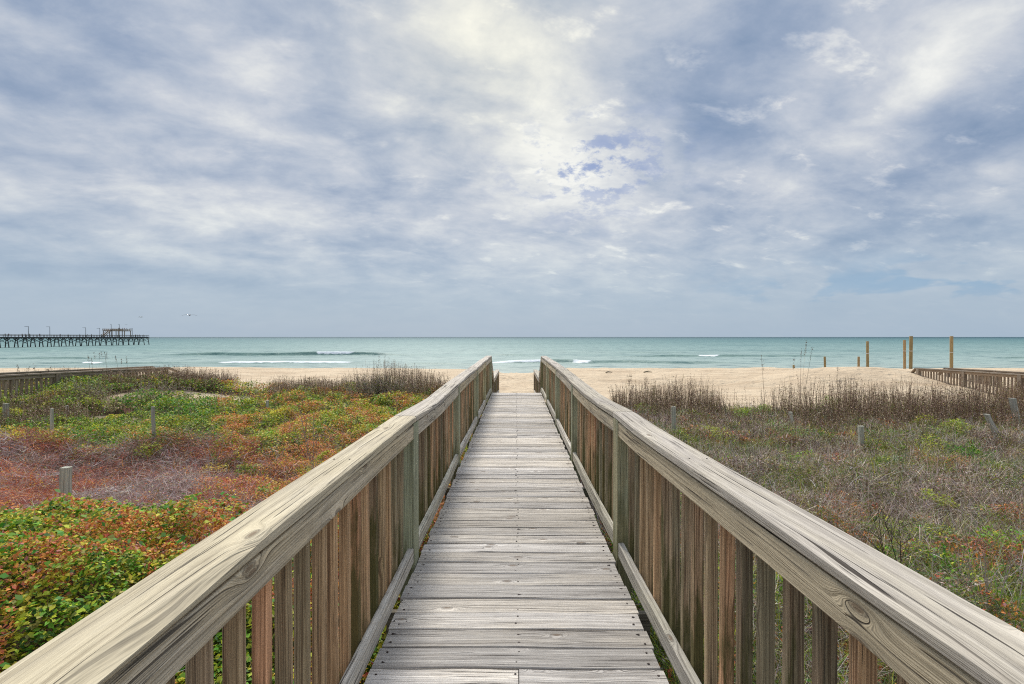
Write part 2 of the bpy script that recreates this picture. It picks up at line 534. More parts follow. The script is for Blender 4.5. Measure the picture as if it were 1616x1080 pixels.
# the last run of the water up the sand
sh = 74 + 3.0 * (fbm(X * 0.05, X * 0, 55) - 0.5) * 2
FO = np.maximum(FO, 0.62 * np.exp(-((Y - 76.5 - (sh - 74)) / 0.5) ** 2) * vn(X * 0.2, Y * 0.3, 77))
sme = grid_mesh('sea', X, Y, Z)
for nm, arr in (('foam', FO), ('front', np.clip(FR, 0, 1))):
    a_ = sme.attributes.new(nm, 'FLOAT', 'POINT')
    a_.data.foreach_set('value', arr.ravel().astype(np.float32))
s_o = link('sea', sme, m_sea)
tag(s_o, kind='structure')


# ------------------------------------------------------------------ weathered timber
def wood(name, light, dark, tintA, tintB, use_obj=False, moss=0.0, knot=1.0, grain=46.0, contrast=1.0, crack=0.6, red=None, var=(0.80, 1.14)):
    m, N, p = new_mat(name)
    uv = N.node('ShaderNodeUVMap', uv_map='UVMap').outputs[0]
    u, v, _ = N.sep(uv)
    if use_obj:
        rn = N.node('ShaderNodeObjectInfo').outputs['Random']
        u = N.m('ADD', u, N.m('MULTIPLY', rn, 53.0))
        v = N.m('ADD', v, N.m('MULTIPLY', rn, 29.0))
    else:
        rn = N.node('ShaderNodeAttribute', attribute_name='rnd').outputs['Fac']
    rj = N.m('FRACT', N.m('MULTIPLY', rn, 7.31))
    rk = N.m('FRACT', N.m('MULTIPLY', rn, 13.7))
    # knots
    kv = N.xyz(N.m('MULTIPLY', u, 3.4), N.m('MULTIPLY', v, 10.0), N.m('MULTIPLY', rn, 9.0))
    kn = N.node('ShaderNodeTexVoronoi', feature='F1', voronoi_dimensions='2D')
    N.put(kn.inputs['Vector'], kv)
    kn.inputs['Scale'].default_value = 1.0
    kd = kn.outputs['Distance']
    kx, ky, kz = N.sep(kn.outputs['Color'])
    has = N.m('GREATER_THAN', kx, 0.80)
    g = N.m('MULTIPLY', N.m('POWER', 2.71828, N.m('MULTIPLY', N.m('MULTIPLY', kd, kd), -24.0)), has)
    low = N.noise(N.xyz(N.m('MULTIPLY', u, 0.8), N.m('MULTIPLY', v, 7.0), rn), 1.0, 2, 0.5)
    Wv = N.m('ADD', N.m('MULTIPLY', v, grain * 1.45), N.m('ADD', N.m('MULTIPLY', low, 3.0), N.m('MULTIPLY', g, 3.0 * knot)))
    st = N.noise(N.xyz(Wv, N.m('MULTIPLY', u, 1.3), N.m('MULTIPLY', rn, 40.0)), 1.0, 3, 0.6)
    fi = N.noise(N.xyz(N.m('MULTIPLY', Wv, 4.5), N.m('MULTIPLY', u, 2.2), 3.0), 1.0, 3, 0.7)
    ln_ = N.noise(N.xyz(N.m('MULTIPLY', Wv, 1.5), N.m('MULTIPLY', u, 0.45), N.m('MULTIPLY', rn, 23.0)), 1.0, 1, 0.5)
    lines = N.m('MULTIPLY', N.ss(ln_, 0.52, 0.585), N.ss(ln_, 0.66, 0.60))
    bigv = N.noise(N.xyz(N.m('MULTIPLY', u, 1.6), N.m('MULTIPLY', v, 9.0), N.m('MULTIPLY', rn, 17)), 1.0, 4, 0.6)
    s1 = N.m('ADD', N.m('MULTIPLY', N.m('SUBTRACT', st, 0.5), 2.9 * contrast), N.m('MULTIPLY', N.m('SUBTRACT', fi, 0.5), 1.7 * contrast))
    s1 = N.m('ADD', s1, N.m('MULTIPLY', N.m('SUBTRACT', bigv, 0.5), 0.9))
    s1 = N.m('SUBTRACT', s1, N.m('MULTIPLY', lines, 0.55 * contrast))
    c = N.mix(N.ss(s1, -0.9, 0.7, smooth=False), dark, light)
    c = N.mix(1.0, c, N.mix(N.ss(N.m('ADD', rj, N.m('MULTIPLY', N.m('SUBTRACT', bigv, 0.5), 1.6)), 0.2, 0.8), tintA, tintB), 'MULTIPLY')
    if red:
        c = N.mix(N.ss(rk, 0.35, 0.85, 0, 0.85), c, N.mix(1.0, c, red, 'MULTIPLY'))
    val_ = N.ss(rk, 0, 1, var[0], var[1], smooth=False)
    c = N.mix(1.0, c, N.xyz(val_, val_, val_), 'MULTIPLY')
    fib = N.noise(N.xyz(N.m('MULTIPLY', Wv, 9.0), N.m('MULTIPLY', u, 9.0), 5.0), 1.0, 2, 0.7)
    fb_ = N.ss(fib, 0.30, 0.70, 1.0 - 0.20 * contrast, 1.0 + 0.20 * contrast, smooth=False)
    c = N.mix(1.0, c, N.xyz(fb_, fb_, fb_), 'MULTIPLY')
    # weather stains
    stn = N.noise(N.xyz(N.m('MULTIPLY', u, 2.6), N.m('MULTIPLY', v, 16.0), N.m('MULTIPLY', rn, 51.0)), 1.0, 5, 0.68)
    c = N.mix(N.ss(stn, 0.54, 0.72, 0, 0.55), c, N.mix(1.0, c, (0.50, 0.485, 0.47), 'MULTIPLY'))
    hair = N.noise(N.xyz(N.m('MULTIPLY', Wv, 3.6), N.m('MULTIPLY', u, 1.1), 19.0), 1.0, 2, 0.5)
    c = N.mix(N.m('MULTIPLY', N.ss(hair, 0.62, 0.66), 0.55 * crack), c, (0.075, 0.062, 0.05))
    # dark checks along the grain
    ck = N.noise(N.xyz(N.m('MULTIPLY', Wv, 1.5), N.m('MULTIPLY', u, 1.4), 11.0), 1.0, 2, 0.5)
    cm = N.m('MULTIPLY', N.ss(ck, 0.635, 0.665), crack)
    c = N.mix(cm, c, (0.05, 0.04, 0.033))
    core = N.m('MULTIPLY', N.ss(kd, 0.085, 0.05), has)
    ring = N.m('MULTIPLY', N.m('MULTIPLY', N.ss(kd, 0.125, 0.09), N.ss(kd, 0.06, 0.09)), has)
    c = N.mix(N.m('MULTIPLY', core, 0.75 * knot), c, (0.16, 0.105, 0.065))
    c = N.mix(N.m('MULTIPLY', ring, 0.6 * knot), c, (0.09, 0.07, 0.055))
    if moss > 0:
        geo_ = N.node('ShaderNodeNewGeometry').outputs['Position']
        zx, zy, zz_ = N.sep(geo_)
        mn = N.noise(N.xyz(N.m('MULTIPLY', u, 2.2), N.m('MULTIPLY', v, 14.0), N.m('MULTIPLY', rn, 31)), 1.0, 5, 0.7)
        mk = N.ss(N.m('ADD', N.m('ADD', mn, N.m('MULTIPLY', rj, 0.45)), N.m('MULTIPLY', zz_, -0.50)), 0.50, 0.72)
        c = N.mix(N.m('MULTIPLY', mk, moss), c, N.mix(fi, (0.035, 0.033, 0.014), (0.15, 0.145, 0.04)))
    N.put(p.inputs['Base Color'], c)
    p.inputs['Roughness'].default_value = 0.86
    p.inputs['Specular IOR Level'].default_value = 0.22
    h = N.m('SUBTRACT', N.m('ADD', s1, N.m('ADD', N.m('MULTIPLY', bigv, 0.2), N.m('MULTIPLY', fib, 0.8))), N.m('MULTIPLY', cm, 3.0))
    N.put(p.inputs['Normal'], N.bump(h, 0.75, 0.003))
    return m


M_deck = wood('weathered_deck_timber', (0.74, 0.695, 0.635), (0.34, 0.31, 0.28), (1.0, 1.0, 1.0), (1.03, 1.0, 0.94), contrast=1.05, grain=58, crack=0.9, var=(0.72, 1.20))
M_cap = wood('weathered_cap_timber', (0.70, 0.645, 0.57), (0.34, 0.305, 0.265), (1.0, 0.98, 0.95), (1.03, 1.0, 0.90), contrast=0.85, grain=50, crack=0.9)
M_capw = wood('pale_cap_timber', (0.76, 0.67, 0.515), (0.42, 0.355, 0.26), (1.0, 1.0, 0.97), (1.0, 0.98, 0.88), contrast=0.8, grain=42, crack=0.8)
M_rail = wood('rail_timber', (0.78, 0.69, 0.545), (0.33, 0.285, 0.215), (1.0, 1.0, 1.0), (1.06, 1.0, 0.86), contrast=0.95, grain=46, crack=0.8)
M_low = wood('bottom_rail_timber', (0.70, 0.65, 0.56), (0.28, 0.255, 0.215), (1.0, 1.0, 1.0), (1.0, 1.0, 0.92), contrast=1.1, grain=50, crack=0.9)
M_post = wood('green_treated_timber', (0.54, 0.525, 0.39), (0.21, 0.20, 0.135), (0.95, 1.02, 0.95), (1.1, 1.0, 0.8), use_obj=True, moss=0.6, knot=0.6, contrast=0.8)
M_bal = wood('baluster_timber', (0.74, 0.61, 0.435), (0.25, 0.18, 0.12), (0.92, 0.98, 0.88), (1.10, 0.98, 0.88), use_obj=True, moss=0.9, knot=0.6, grain=70, contrast=1.25, red=(1.06, 0.76, 0.64), var=(0.50, 1.25))
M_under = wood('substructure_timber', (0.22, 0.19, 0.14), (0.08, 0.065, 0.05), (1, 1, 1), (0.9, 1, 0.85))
M_grey = wood('grey_stake_timber', (0.62, 0.60, 0.51), (0.29, 0.28, 0.235), (1, 1, 1), (1.0, 1.02, 0.96), use_obj=True, knot=0.4)
M_walk = wood('neighbour_walkway_timber', (0.46, 0.38, 0.295), (0.18, 0.145, 0.11), (1, 1, 1), (1.1, 1.0, 0.9))
M_pile = wood('new_pile_timber', (0.54, 0.37, 0.19), (0.31, 0.20, 0.10), (1, 1, 1), (0.85, 0.95, 0.9), use_obj=True, knot=0.3, grain=20)
M_pier = wood('dark_pier_timber', (0.10, 0.105, 0.105), (0.05, 0.053, 0.055), (1, 1, 1), (1, 1, 1))
M_pierr = wood('pier_rail_timber', (0.20, 0.165, 0.14), (0.10, 0.085, 0.07), (1, 1, 1), (1, 1, 1))
M_plat = wood('pier_platform_timber', (0.38, 0.27, 0.18), (0.2, 0.14, 0.09), (1, 1, 1), (1, 1, 1))


def flat(name, c, rough=0.8, metal=0.0):
    m, N, p = new_mat(name)
    nn = N.noise(N.node('ShaderNodeTexCoord').outputs['Object'], 12.0, 4, 0.6)
    N.put(p.inputs['Base Color'], N.mix(nn, tuple(x * 0.75 for x in c), tuple(min(1, x * 1.2) for x in c)))
    p.inputs['Roughness'].default_value = rough
    p.inputs['Metallic'].default_value = metal
    p.inputs['Specular IOR Level'].default_value = 0.3
    return m


M_nail = flat('rusty_nail', (0.035, 0.022, 0.018), 0.7)
M_rope = flat('white_rope', (0.75, 0.74, 0.70))


# ------------------------------------------------------------------ the boardwalk
def rail_x(sd_, y):
    if sd_ < 0: return 0.634 + 0.003 * math.sin(y * 1.3)
    return float(np.interp(y, [-1, 0.8, 1.8, 2.8, 3.3, 4.4, 13], [0.705, 0.70, 0.668, 0.648, 0.642, 0.636, 0.632]))


def rail_z(sd_, y):
    if sd_ < 0: return float(np.interp(y, [-1, 1, 3.1, 3.7, 4.3, 5.0, 5.6, 8, 13], [0.92, 0.92, 0.925, 0.91, 0.898, 0.905, 0.915, 0.925, 0.94]))
    return float(np.interp(y, [-1, .8, 1.8, 2.8, 3.3, 4.0, 4.6, 5.7, 6.6, 8.4, 13], [.935, .935, .93, .92, .925, .905, .898, .905, .925, .938, .93]))


bw = empty('boardwalk', (0, 6, 0))
tag(bw, 'weathered grey plank boardwalk with railings leading over the dune to the sea', 'boardwalk')


def child(mb, name, mat, parent, smooth=False):
    o = mb.obj(name, mat, parent, None, smooth)
    if parent is not None:                                   # geometry is written in world space
        pw = Vector((0, 0, 0)); q = parent
        while q is not None:
            pw += q.location; q = q.parent
        o.location = -pw
    return o


# deck planks with nails
mb = MB(); nl = MB()
y = -1.5
while y < 12.86:
    wd = 0.140 + random.uniform(-0.003, 0.003)
    xl = -0.622 + random.uniform(-0.010, 0.008); xr = 0.622 + random.uniform(-0.010, 0.010)
    zt = random.uniform(-0.003, 0.002); tilt = random.uniform(-0.0035, 0.0035)
    ang = random.uniform(-0.0025, 0.0025)
    n = 9
    split = random.random() < 0.06
    parts = [(xl, xr)] if not split else [(xl, 0.008), (0.012, xr)]
    for (a, b) in parts:
        off = random.uniform(-0.004, 0.004) if split else 0
        ph = random.random() * 6
        path = [(a + (b - a) * i / (n - 1), y + wd / 2 + ang * (a + (b - a) * i / (n - 1)) + off + 0.0012 * math.sin(ph + i), -0.019 + zt + 0.0015 * math.sin(i * 0.9 + ph)) for i in range(n)]
        mb.board(path, (0, 1, tilt * 6), (0, -tilt * 6, 1), wd, 0.038, ch=0.004)
    for xn in (-0.585, 0.004, 0.585):
        for q in (0.27, 0.75):
            nx_ = xn + random.uniform(-0.012, 0.012); ny_ = y + wd * (q + random.uniform(-0.05, 0.05))
            if random.random() < 0.12: continue
            zt2 = zt + 0.0012 + tilt * 6 * (ny_ - (y + wd / 2))
            rr = random.uniform(0.0038, 0.0062)
            nl.tube([(nx_, ny_, zt2 - 0.004), (nx_, ny_, zt2 + 0.0006)], rr, 7, caps=True)
            if random.random() < 0.6:       # a dark run of rust beside the head, sunk in the grain
                L = random.uniform(0.006, 0.02) * random.choice((-1, 1))
                nl.tube([(nx_, ny_, zt2 - 0.0012), (nx_ + L, ny_ + 0.001, zt2 - 0.0014)], [rr * 0.75, rr * 0.2], 5)
    y += wd + random.choice((0.004, 0.006, 0.008, 0.010))
DECK_END = y
deck = child(mb, 'deck', M_deck, bw)
child(nl, 'nail', M_nail, deck)['kind'] = 'stuff'

# what carries it
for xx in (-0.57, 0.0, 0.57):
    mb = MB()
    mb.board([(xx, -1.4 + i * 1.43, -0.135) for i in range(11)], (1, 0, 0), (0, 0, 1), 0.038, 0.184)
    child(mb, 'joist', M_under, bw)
PL = [-1.85 + 0.0, 0.30, 3.10, 5.55, 8.20, 10.45, 12.80]
PR = [-1.75, 0.30, 3.20, 5.73, 8.05, 10.55, 12.93]
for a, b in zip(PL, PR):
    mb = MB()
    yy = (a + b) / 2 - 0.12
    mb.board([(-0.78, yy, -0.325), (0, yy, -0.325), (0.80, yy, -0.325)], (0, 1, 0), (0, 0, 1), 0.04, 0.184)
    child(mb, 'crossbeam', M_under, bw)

# lower flight beyond the end of the deck
LOWZ = -0.66
mb = MB()
for i in range(4):
    mb.board([(-0.60, DECK_END + 0.15 + 0.34 * i, -0.165 * (i + 1) - 0.019), (0.60, DECK_END + 0.15 + 0.34 * i, -0.165 * (i + 1) - 0.019)], (0, 1, 0), (0, 0, 1), 0.28, 0.038)
for sx in (-0.60, 0.60):
    mb.board([(sx, DECK_END + 0.05, -0.22), (sx, DECK_END + 1.5, -0.86)], (1, 0, 0), (0, 0.4, 0.9), 0.038, 0.2)
child(mb, 'stair', M_deck, bw)
mb = MB()
yy = DECK_END + 1.5
while yy < 17.6:
    mb.board([(-0.62, yy, LOWZ - 0.02), (0.0, yy, LOWZ - 0.018), (0.62, yy, LOWZ - 0.02)], (0, 1, 0), (0, 0, 1), 0.14, 0.038)
    yy += 0.145
child(mb, 'lower_deck', M_deck, bw)

post_mesh = None
bal_mesh = {}


def upright(wx, wy, h, name, skew=0.0):
    mb_ = MB()
    n_ = 6
    mb_.board([(skew * i / (n_ - 1), 0, h * i / (n_ - 1)) for i in range(n_)], (1, 0, 0), (0, 1, 0), wx, wy, rnd=0.5, ch=0.003)
    return mb_.mesh(name)


for sd_ in (-1, 1):
    posts = PL if sd_ < 0 else PR
    far = posts[-1]
    # cap boards: the railing's own mesh carries cap, top and bottom rails
    joints = [-1.7, 3.16, 8.25, far + 0.13] if sd_ < 0 else [-1.6, 3.36, 8.10, far + 0.12]
    rl = empty('railing', (0, 0, 0))
    bpy.data.objects.remove(rl)
    mb = MB()
    for k in range(3):
        a, b = joints[k] + 0.002, joints[k + 1] - 0.002
        n = max(12, int((b - a) / 0.06))
        path = []
        for i in range(n):
            yq = a + (b - a) * i / (n - 1)
            path.append((sd_ * (rail_x(sd_, yq) + 0.067), yq, rail_z(sd_, yq) - 0.019 + 0.0015 * k))
        mi = 0 if (sd_ < 0 and k == 0) else 1
        wn = (-sd_, (0.026 if sd_ < 0 else 0.012) if k == 0 else 0.010, 2.2 if k == 0 else 3.0)
        mb.board(path, (1, 0, 0), (0, 0, 1), 0.140, 0.038, rnd=(0.62, 0.33, 0.71)[k] if sd_ < 0 else (0.47, 0.22, 0.83)[k], ch=0.005, wob=0.0018, wane=wn, mi=mi)
    rail = child(mb, 'railing', [M_capw, M_cap], bw)
    rail['label'] = 'left hand railing of the boardwalk' if sd_ < 0 else 'right hand railing of the boardwalk'
    # screws in the cap
    nl = MB()
    for yq in [p_ + dd for p_ in posts for dd in (0.06,)] + [1.32, 2.05, 4.4, 6.6]:
        if yq < 0.5: continue
        for ox in (0.035 + random.uniform(-.01, .01), 0.10 + random.uniform(-.012, .012)):
            if random.random() < 0.3: continue
            xx = sd_ * (rail_x(sd_, yq) + ox); zt2 = rail_z(sd_, yq)
            nl.tube([(xx, yq, zt2 - 0.006), (xx, yq, zt2 + 0.0008)], 0.0034, 7)
    child(nl, 'screw', M_nail, rail)['kind'] = 'stuff'
    tr = MB(); br_ = MB()
    for k in range(len(posts) - 1):
        a, b = posts[k] + 0.141, posts[k + 1] - 0.001
        for zc, MBx, hh_, jit in ((-0.085, tr, 0.09, 0.0), (None, br_, 0.089, 0.012)):
            n = 16
            path = []
            j0, j1 = random.uniform(-jit, jit), random.uniform(-jit, jit)
            for i in range(n):
                t = i / (n - 1); yq = a + (b - a) * t
                xx = rail_x(sd_, yq) + 0.0205
                zz2 = rail_z(sd_, yq) - 0.0900 if zc is not None else 0.080 + j0 * (1 - t) + j1 * t - 0.012 * math.sin(t * 3.14)
                path.append((sd_ * xx, yq, zz2))
            MBx.board(path, (1, 0, 0), (0, 0, 1), 0.038, hh_, ch=0.004, wob=0.0008)
    child(tr, 'top_rail', M_rail, rail)
    child(br_, 'bottom_rail', M_low, rail)
    for k, yp in enumerate(posts):
        h = rail_z(sd_, yp + 0.07) - 0.0385
        xx = sd_ * (rail_x(sd_, yp + 0.07) - 0.003 + 0.0445)
        gz_ = float(ground(xx, yp)) - 0.15
        me = upright(0.089, 0.14, h - gz_, 'post')
        o = link('post', me, M_post, rail)
        o.location = (xx, yp + 0.07, gz_)
    # balusters
    ys_ = []
    for k in range(len(posts) - 1):
        a, b = posts[k] + 0.14, posts[k + 1]
        nb = int(round((b - a) / 0.132)) - 1
        for i in range(nb):
            ys_.append(a + (b - a) * (i + 1) / (nb + 1) + random.uniform(-0.006, 0.006))
    ys_ = [q for q in ys_ if q > 0.75]
    proto = None
    if 'm' not in bal_mesh:
        bal_mesh['m'] = [upright(0.040, 0.040, 0.86, 'baluster', s_) for s_ in (0.0, 0.004, -0.004)]
        for me in bal_mesh['m']: me.materials.append(M_bal)
    for i, yq in enumerate(ys_[:50]):
        me = bal_mesh['m'][i % 3]
        if i == 0:
            o = bpy.data.objects.new('baluster', me); first = o
        else:
            o = first.copy(); o.data = me
        COL.objects.link(o)
        o.parent = rail
        top = rail_z(sd_, yq) - 0.040
        wf = random.uniform(0.92, 1.06)
        o.location = (sd_ * (rail_x(sd_, yq) + 0.0405 + 0.021), yq, top - 0.86 + random.uniform(-0.004, 0.0))
        o.scale = (wf, random.uniform(0.93, 1.06), 1)
        o.rotation_euler = (random.uniform(-0.007, 0.007), 0, random.uniform(-0.04, 0.04))
    mb = MB()
    for yq in ys_[50:]:
        top = rail_z(sd_, yq) - 0.040
        xx = sd_ * (rail_x(sd_, yq) + 0.0405 + 0.021)
        mb.board([(xx, yq, top - 0.86), (xx, yq, top - 0.4), (xx, yq, top)], (1, 0, 0), (0, 1, 0), 0.04, 0.04)
    M_balf = bpy.data.materials.get('far_baluster_timber') or wood('far_baluster_timber', (0.58, 0.48, 0.34), (0.20, 0.155, 0.10), (0.9, 1, 0.88), (1.1, 1, 0.86), moss=0.8, knot=0.3, grain=60, red=(1.1, 0.8, 0.75))
    fb = child(mb, 'baluster', M_balf, rail); fb['kind'] = 'stuff'
    # the railing of the stair and of the lower landing
    y0, y1, y2 = far + 0.15, far + 1.55, 18.7
    za, zb_ = 0.90, 0.245
    lr = MB()
    X0 = 0.634
    for (pa, pb, ta, tb) in ((y0, y1, za, zb_), (y1 + 0.003, y2, zb_, 0.215)):
        n = 10
        cp = [(sd_ * (X0 + 0.067), pa + (pb - pa) * i / (n - 1), ta + (tb - ta) * i / (n - 1) - 0.019) for i in range(n)]
        lr.board(cp, (1, 0, 0), (0, 0, 1), 0.14, 0.038, ch=0.004)
        cp = [(sd_ * (X0 + 0.0205), q[1], q[2] - 0.066) for q in cp]
        lr.board(cp, (1, 0, 0), (0, 0, 1), 0.038, 0.089, ch=0.003)
        cp = [(q[0], q[1], q[2] - 0.70) for q in cp]
        lr.board(cp, (1, 0, 0), (0, 0, 1), 0.038, 0.089, ch=0.003)
    lro = child(lr, 'lower_railing', M_cap, bw)
    mb = MB()
    yq = y0 + 0.06
    while yq < y2 - 0.1:
        zt = float(np.interp(yq, [y0, y1, y2], [za, zb_, 0.215])) - 0.045
        mb.board([(sd_ * (X0 + 0.062), yq, zt - 0.86), (sd_ * (X0 + 0.062), yq, zt)], (1, 0, 0), (0, 1, 0), 0.04, 0.04)
        yq += 0.135
    b_ = child(mb, 'baluster', M_balf, lro); b_['kind'] = 'stuff'
    for yp in (y1 + 0.05, y1 + 2.2, y2 - 0.1):
        zt = float(np.interp(yp, [y0, y1, y2], [za, zb_, 0.215])) - 0.04
        mb = MB()
        mb.board([(sd_ * (X0 + 0.045), yp, -1.5), (sd_ * (X0 + 0.045), yp, zt)], (1, 0, 0), (0, 1, 0), 0.089, 0.10)
        child(mb, 'post', M_walk, lro)


# ------------------------------------------------------------------ neighbouring walkways
def walkway(name_label, x_in, x_out, y_near, y_end_in, y_end_out, zfun, drop):
    root = empty('dune_walkway', ((x_in + x_out) / 2, y_near, 0))
    tag(root, name_label, 'walkway')
    s_ = 1 if x_in > 0 else -1
    mb = MB()
    yy = y_near
    while yy < max(y_end_in, y_end_out):
        z_ = zfun(yy) - 0.90
        mb.board([(x_in + s_ * 0.06, yy, z_), (x_out - s_ * 0.06, yy, z_)], (0, 1, 0), (0, 0, 1), 0.14, 0.038)
        yy += 0.145
    child(mb, 'deck', M_walk, root)
    for (xx, ye, dr) in ((x_in, y_end_in, drop), (x_out, y_end_out, drop)):
        mb = MB()
        n = 24
        pts = [(xx, y_near + (ye - y_near) * i / (n - 1), zfun(y_near + (ye - y_near) * i / (n - 1)) - 0.019) for i in range(n)]
        mb.board(pts, (1, 0, 0), (0, 0, 1), 0.14, 0.04)
        mb.board([(p[0] - s_ * 0.02, p[1], p[2] - 0.066) for p in pts], (1, 0, 0), (0, 0, 1), 0.038, 0.089)
        mb.board([(p[0] - s_ * 0.02, p[1], p[2] - 0.78) for p in pts], (1, 0, 0), (0, 0, 1), 0.038, 0.089)
        e = pts[-1]
        mb.board([e, (e[0], e[1] + dr[0], e[2] - dr[1])], (1, 0, 0), (0, dr[1], dr[0]), 0.14, 0.04)
        rl = child(mb, 'railing', M_walk, root)
        mb = MB(); yy = y_near + 0.05
        while yy < ye:
            z_ = zfun(yy)
            mb.board([(xx + s_ * 0.02, yy, z_ - 0.87), (xx + s_ * 0.02, yy, z_ - 0.04)], (1, 0, 0), (0, 1, 0), 0.042, 0.042)
            yy += 0.135
        child(mb, 'baluster', M_walk, rl)['kind'] = 'stuff'
        k = 0
        yp = ye - 0.12
        while yp > y_near:
            mb = MB()
            mb.board([(xx, yp, -1.5), (xx, yp, zfun(yp) - 0.04)], (1, 0, 0), (0, 1, 0), 0.14, 0.14)
            child(mb, 'post', M_walk, rl)
            yp -= 2.15
    return root


walkway('grey wooden dune walkway on the right, half buried by the sand mound', 16.9, 18.2, 11.0, 21.5, 21.6, lambda y: 0.165 - 0.012 * (y - 17.7), (0.45, 0.40))
walkway('low brown dune walkway on the far left behind the tall dry weeds', -12.6, -13.9, 8.0, 18.15, 19.1, lambda y: 0.335 + 0.026 * (18.15 - y), (0.55, 0.2))


# ------------------------------------------------------------------ stakes in the planting
def stake(pxc, ptop, pbase, Y, wpx, label, lean=0.0, mat=None, round_=False, thick=None):
    x0, _, zt = at(pxc, ptop, Y)
    wdt = wpx * 0.88 * Y / 798.0
    zg = float(ground(x0, Y)) - 0.1
    xb = x0 + lean
    o_ = empty('x', (0, 0, 0)); bpy.data.objects.remove(o_)
    mb_ = MB()
    n_ = 7
    tk = thick or wdt * 0.9
    pth = [((x0 - xb) * i / (n_ - 1) + 0.003 * math.sin(i * 2.1), 0.004 * math.sin(i * 1.3), (zt - zg) * i / (n_ - 1)) for i in range(n_)]
    mb_.board(pth, (1, 0, 0), (0, 1, 0), wdt, tk, rnd=random.random(), ch=wdt * 0.12, wob=wdt * 0.03)
    ob = mb_.obj('fence_stake', mat or M_grey, None, (xb, Y, zg))
    tag(ob, label, 'stake', 'grey stakes standing in the dune planting')
    return ob


stake(96.5, 740, 790, 5.05, 14.5, 'thick square grey post at the back edge of the leafy green mound')
stake(75, 646, 693, 9.6, 4.6, 'pale thin stake left of the others, between green plants and reddish scrub')
stake(237, 643, 718, 8.4, 5.0, 'tall thin grey stake with a bent top standing in the reddish scrub', lean=0.03)
stake(1.5, 638, 662, 10.5, 7.5, 'grey post in bright green leaves cut off by the left picture edge')
stake(27, 635, 648, 12.0, 4.4, 'short pale stake in green leaves, second from the left picture edge')
stake(99.5, 641, 656, 11.5, 4.4, 'short grey stake behind the pale thin stake, among yellow green leaves')
stake(420, 633, 647, 13.0, 4.4, 'small grey stake low in the green and rusty leaves, halfway to the boardwalk')
stake(1063, 642, 690, 9.8, 7.0, 'upright dark grey stake nearest the right railing of the boardwalk')
stake(1246, 650, 690, 11.0, 5.5, 'faint grey stake between the first stake by the railing and the sea oats', lean=0.08)
stake(1356.5, 672, 712, 9.0, 8.0, 'short dark grey stake in the middle of the dry grey weeds')
stake(1417, 643, 668, 12.2, 6.0, 'dark stub of a stake in front of the bare sand slope')
stake(1552, 653, 716, 9.4, 8.0, 'pale stake leaning left in dry weeds near the right edge', lean=0.34)
stake(1592, 628, 682, 11.0, 8.5, 'grey leaning stake in front of the right hand dune walkway', lean=0.16)

# ------------------------------------------------------------------ new piles on the beach
for (pxc, pt, Y, wp, lb, band, tl) in [
        (1250.5, 576, 52, 3.2, 'shortest brown pile, furthest left of the row on the beach', 0, 0),
        (1299, 563, 48, 3.5, 'short brown pile with a low white band, second from the left', 586, 1.0),
        (1352, 563, 45, 3.6, 'short pale brown pile just left of a tall one', 0, 0),
        (1365.5, 539, 41, 4.2, 'tall tan pile standing beside a short one above the sand crest', 558, 0.8),
        (1423.2, 537, 40, 4.2, 'tall orange brown pile left in the close pair beside the walkway end', 554, 0.7),
        (1433.5, 531, 36, 5.2, 'thickest and tallest olive tan pile, right in the close pair', 554, -0.4),
        (1496.3, 531, 37, 5.0, 'tall orange brown pile standing alone behind the right walkway', 556, 0.3)]:
    x0, _, zt = at(pxc, pt, Y)
    zg = float(ground(x0, Y)) - 0.5
    root = empty('timber_pile', (x0, Y, zg))
    tag(root, lb, 'pile', 'new timber piles on the beach')
    r_ = wp * 0.9 * Y / 798 / 2
    mb = MB()
    lean = tl * Y / 798
    mb.tube([(lean * (1 - i / 6), 0, (zt - zg) * i / 6) for i in range(7)] + [(0, 0, zt - zg + 0.012)], [r_] * 6 + [r_, r_ * 0.9], 14)
    o = mb.obj('shaft', M_pile, root, None, True)
    if band:
        zb2 = 1.42 + (532 - band) / 798 * Y - zg
        f = 1 - zb2 / (zt - zg)
        mb = MB()
        mb.tube([(lean * f, 0, zb2 - 0.018), (lean * f, 0, zb2 + 0.018)], r_ + 0.012, 14)
        mb.obj('rope_band', M_rope, root)

# ------------------------------------------------------------------ fishing pier
PX = -256.0
pier = empty('fishing_pier', (PX - 3, 290, SEA_Z))
tag(pier, 'long dark timber fishing pier reaching into the sea on the left horizon', 'pier')
DZ = 1.5
mb = MB()
mb.board([(PX - 3, 190 + i * 16, DZ - 0.15) for i in range(11)], (1, 0, 0), (0, 0, 1), 6.4, 0.22)
for xx in (PX - 0.3, PX - 5.7):
    mb.board([(xx, 190 + i * 16, DZ - 0.46) for i in range(11)], (1, 0, 0), (0, 0, 1), 0.3, 0.38)
child(mb, 'deck', M_pier, pier)
mb = MB()
for xx in (PX + 0.1, PX - 6.1):
    for hz in (0.5, 0.8, 1.12):
        mb.board([(xx, 190, DZ + hz), (xx, 350.2, DZ + hz)], (1, 0, 0), (0, 0, 1), 0.10, 0.16)
    yy = 190
    while yy < 350:
        mb.board([(xx, yy, DZ - 0.1), (xx, yy, DZ + 1.15)], (1, 0, 0), (0, 1, 0), 0.14, 0.14); yy += 2.0
for yy in (350.2,):
    for hz in (0.5, 1.12):
        mb.board([(PX, yy, DZ + hz), (PX - 6, yy, DZ + hz)], (0, 1, 0), (0, 0, 1), 0.1, 0.16)
child(mb, 'railing', M_pierr, pier)
yb = 349.5; k = 0
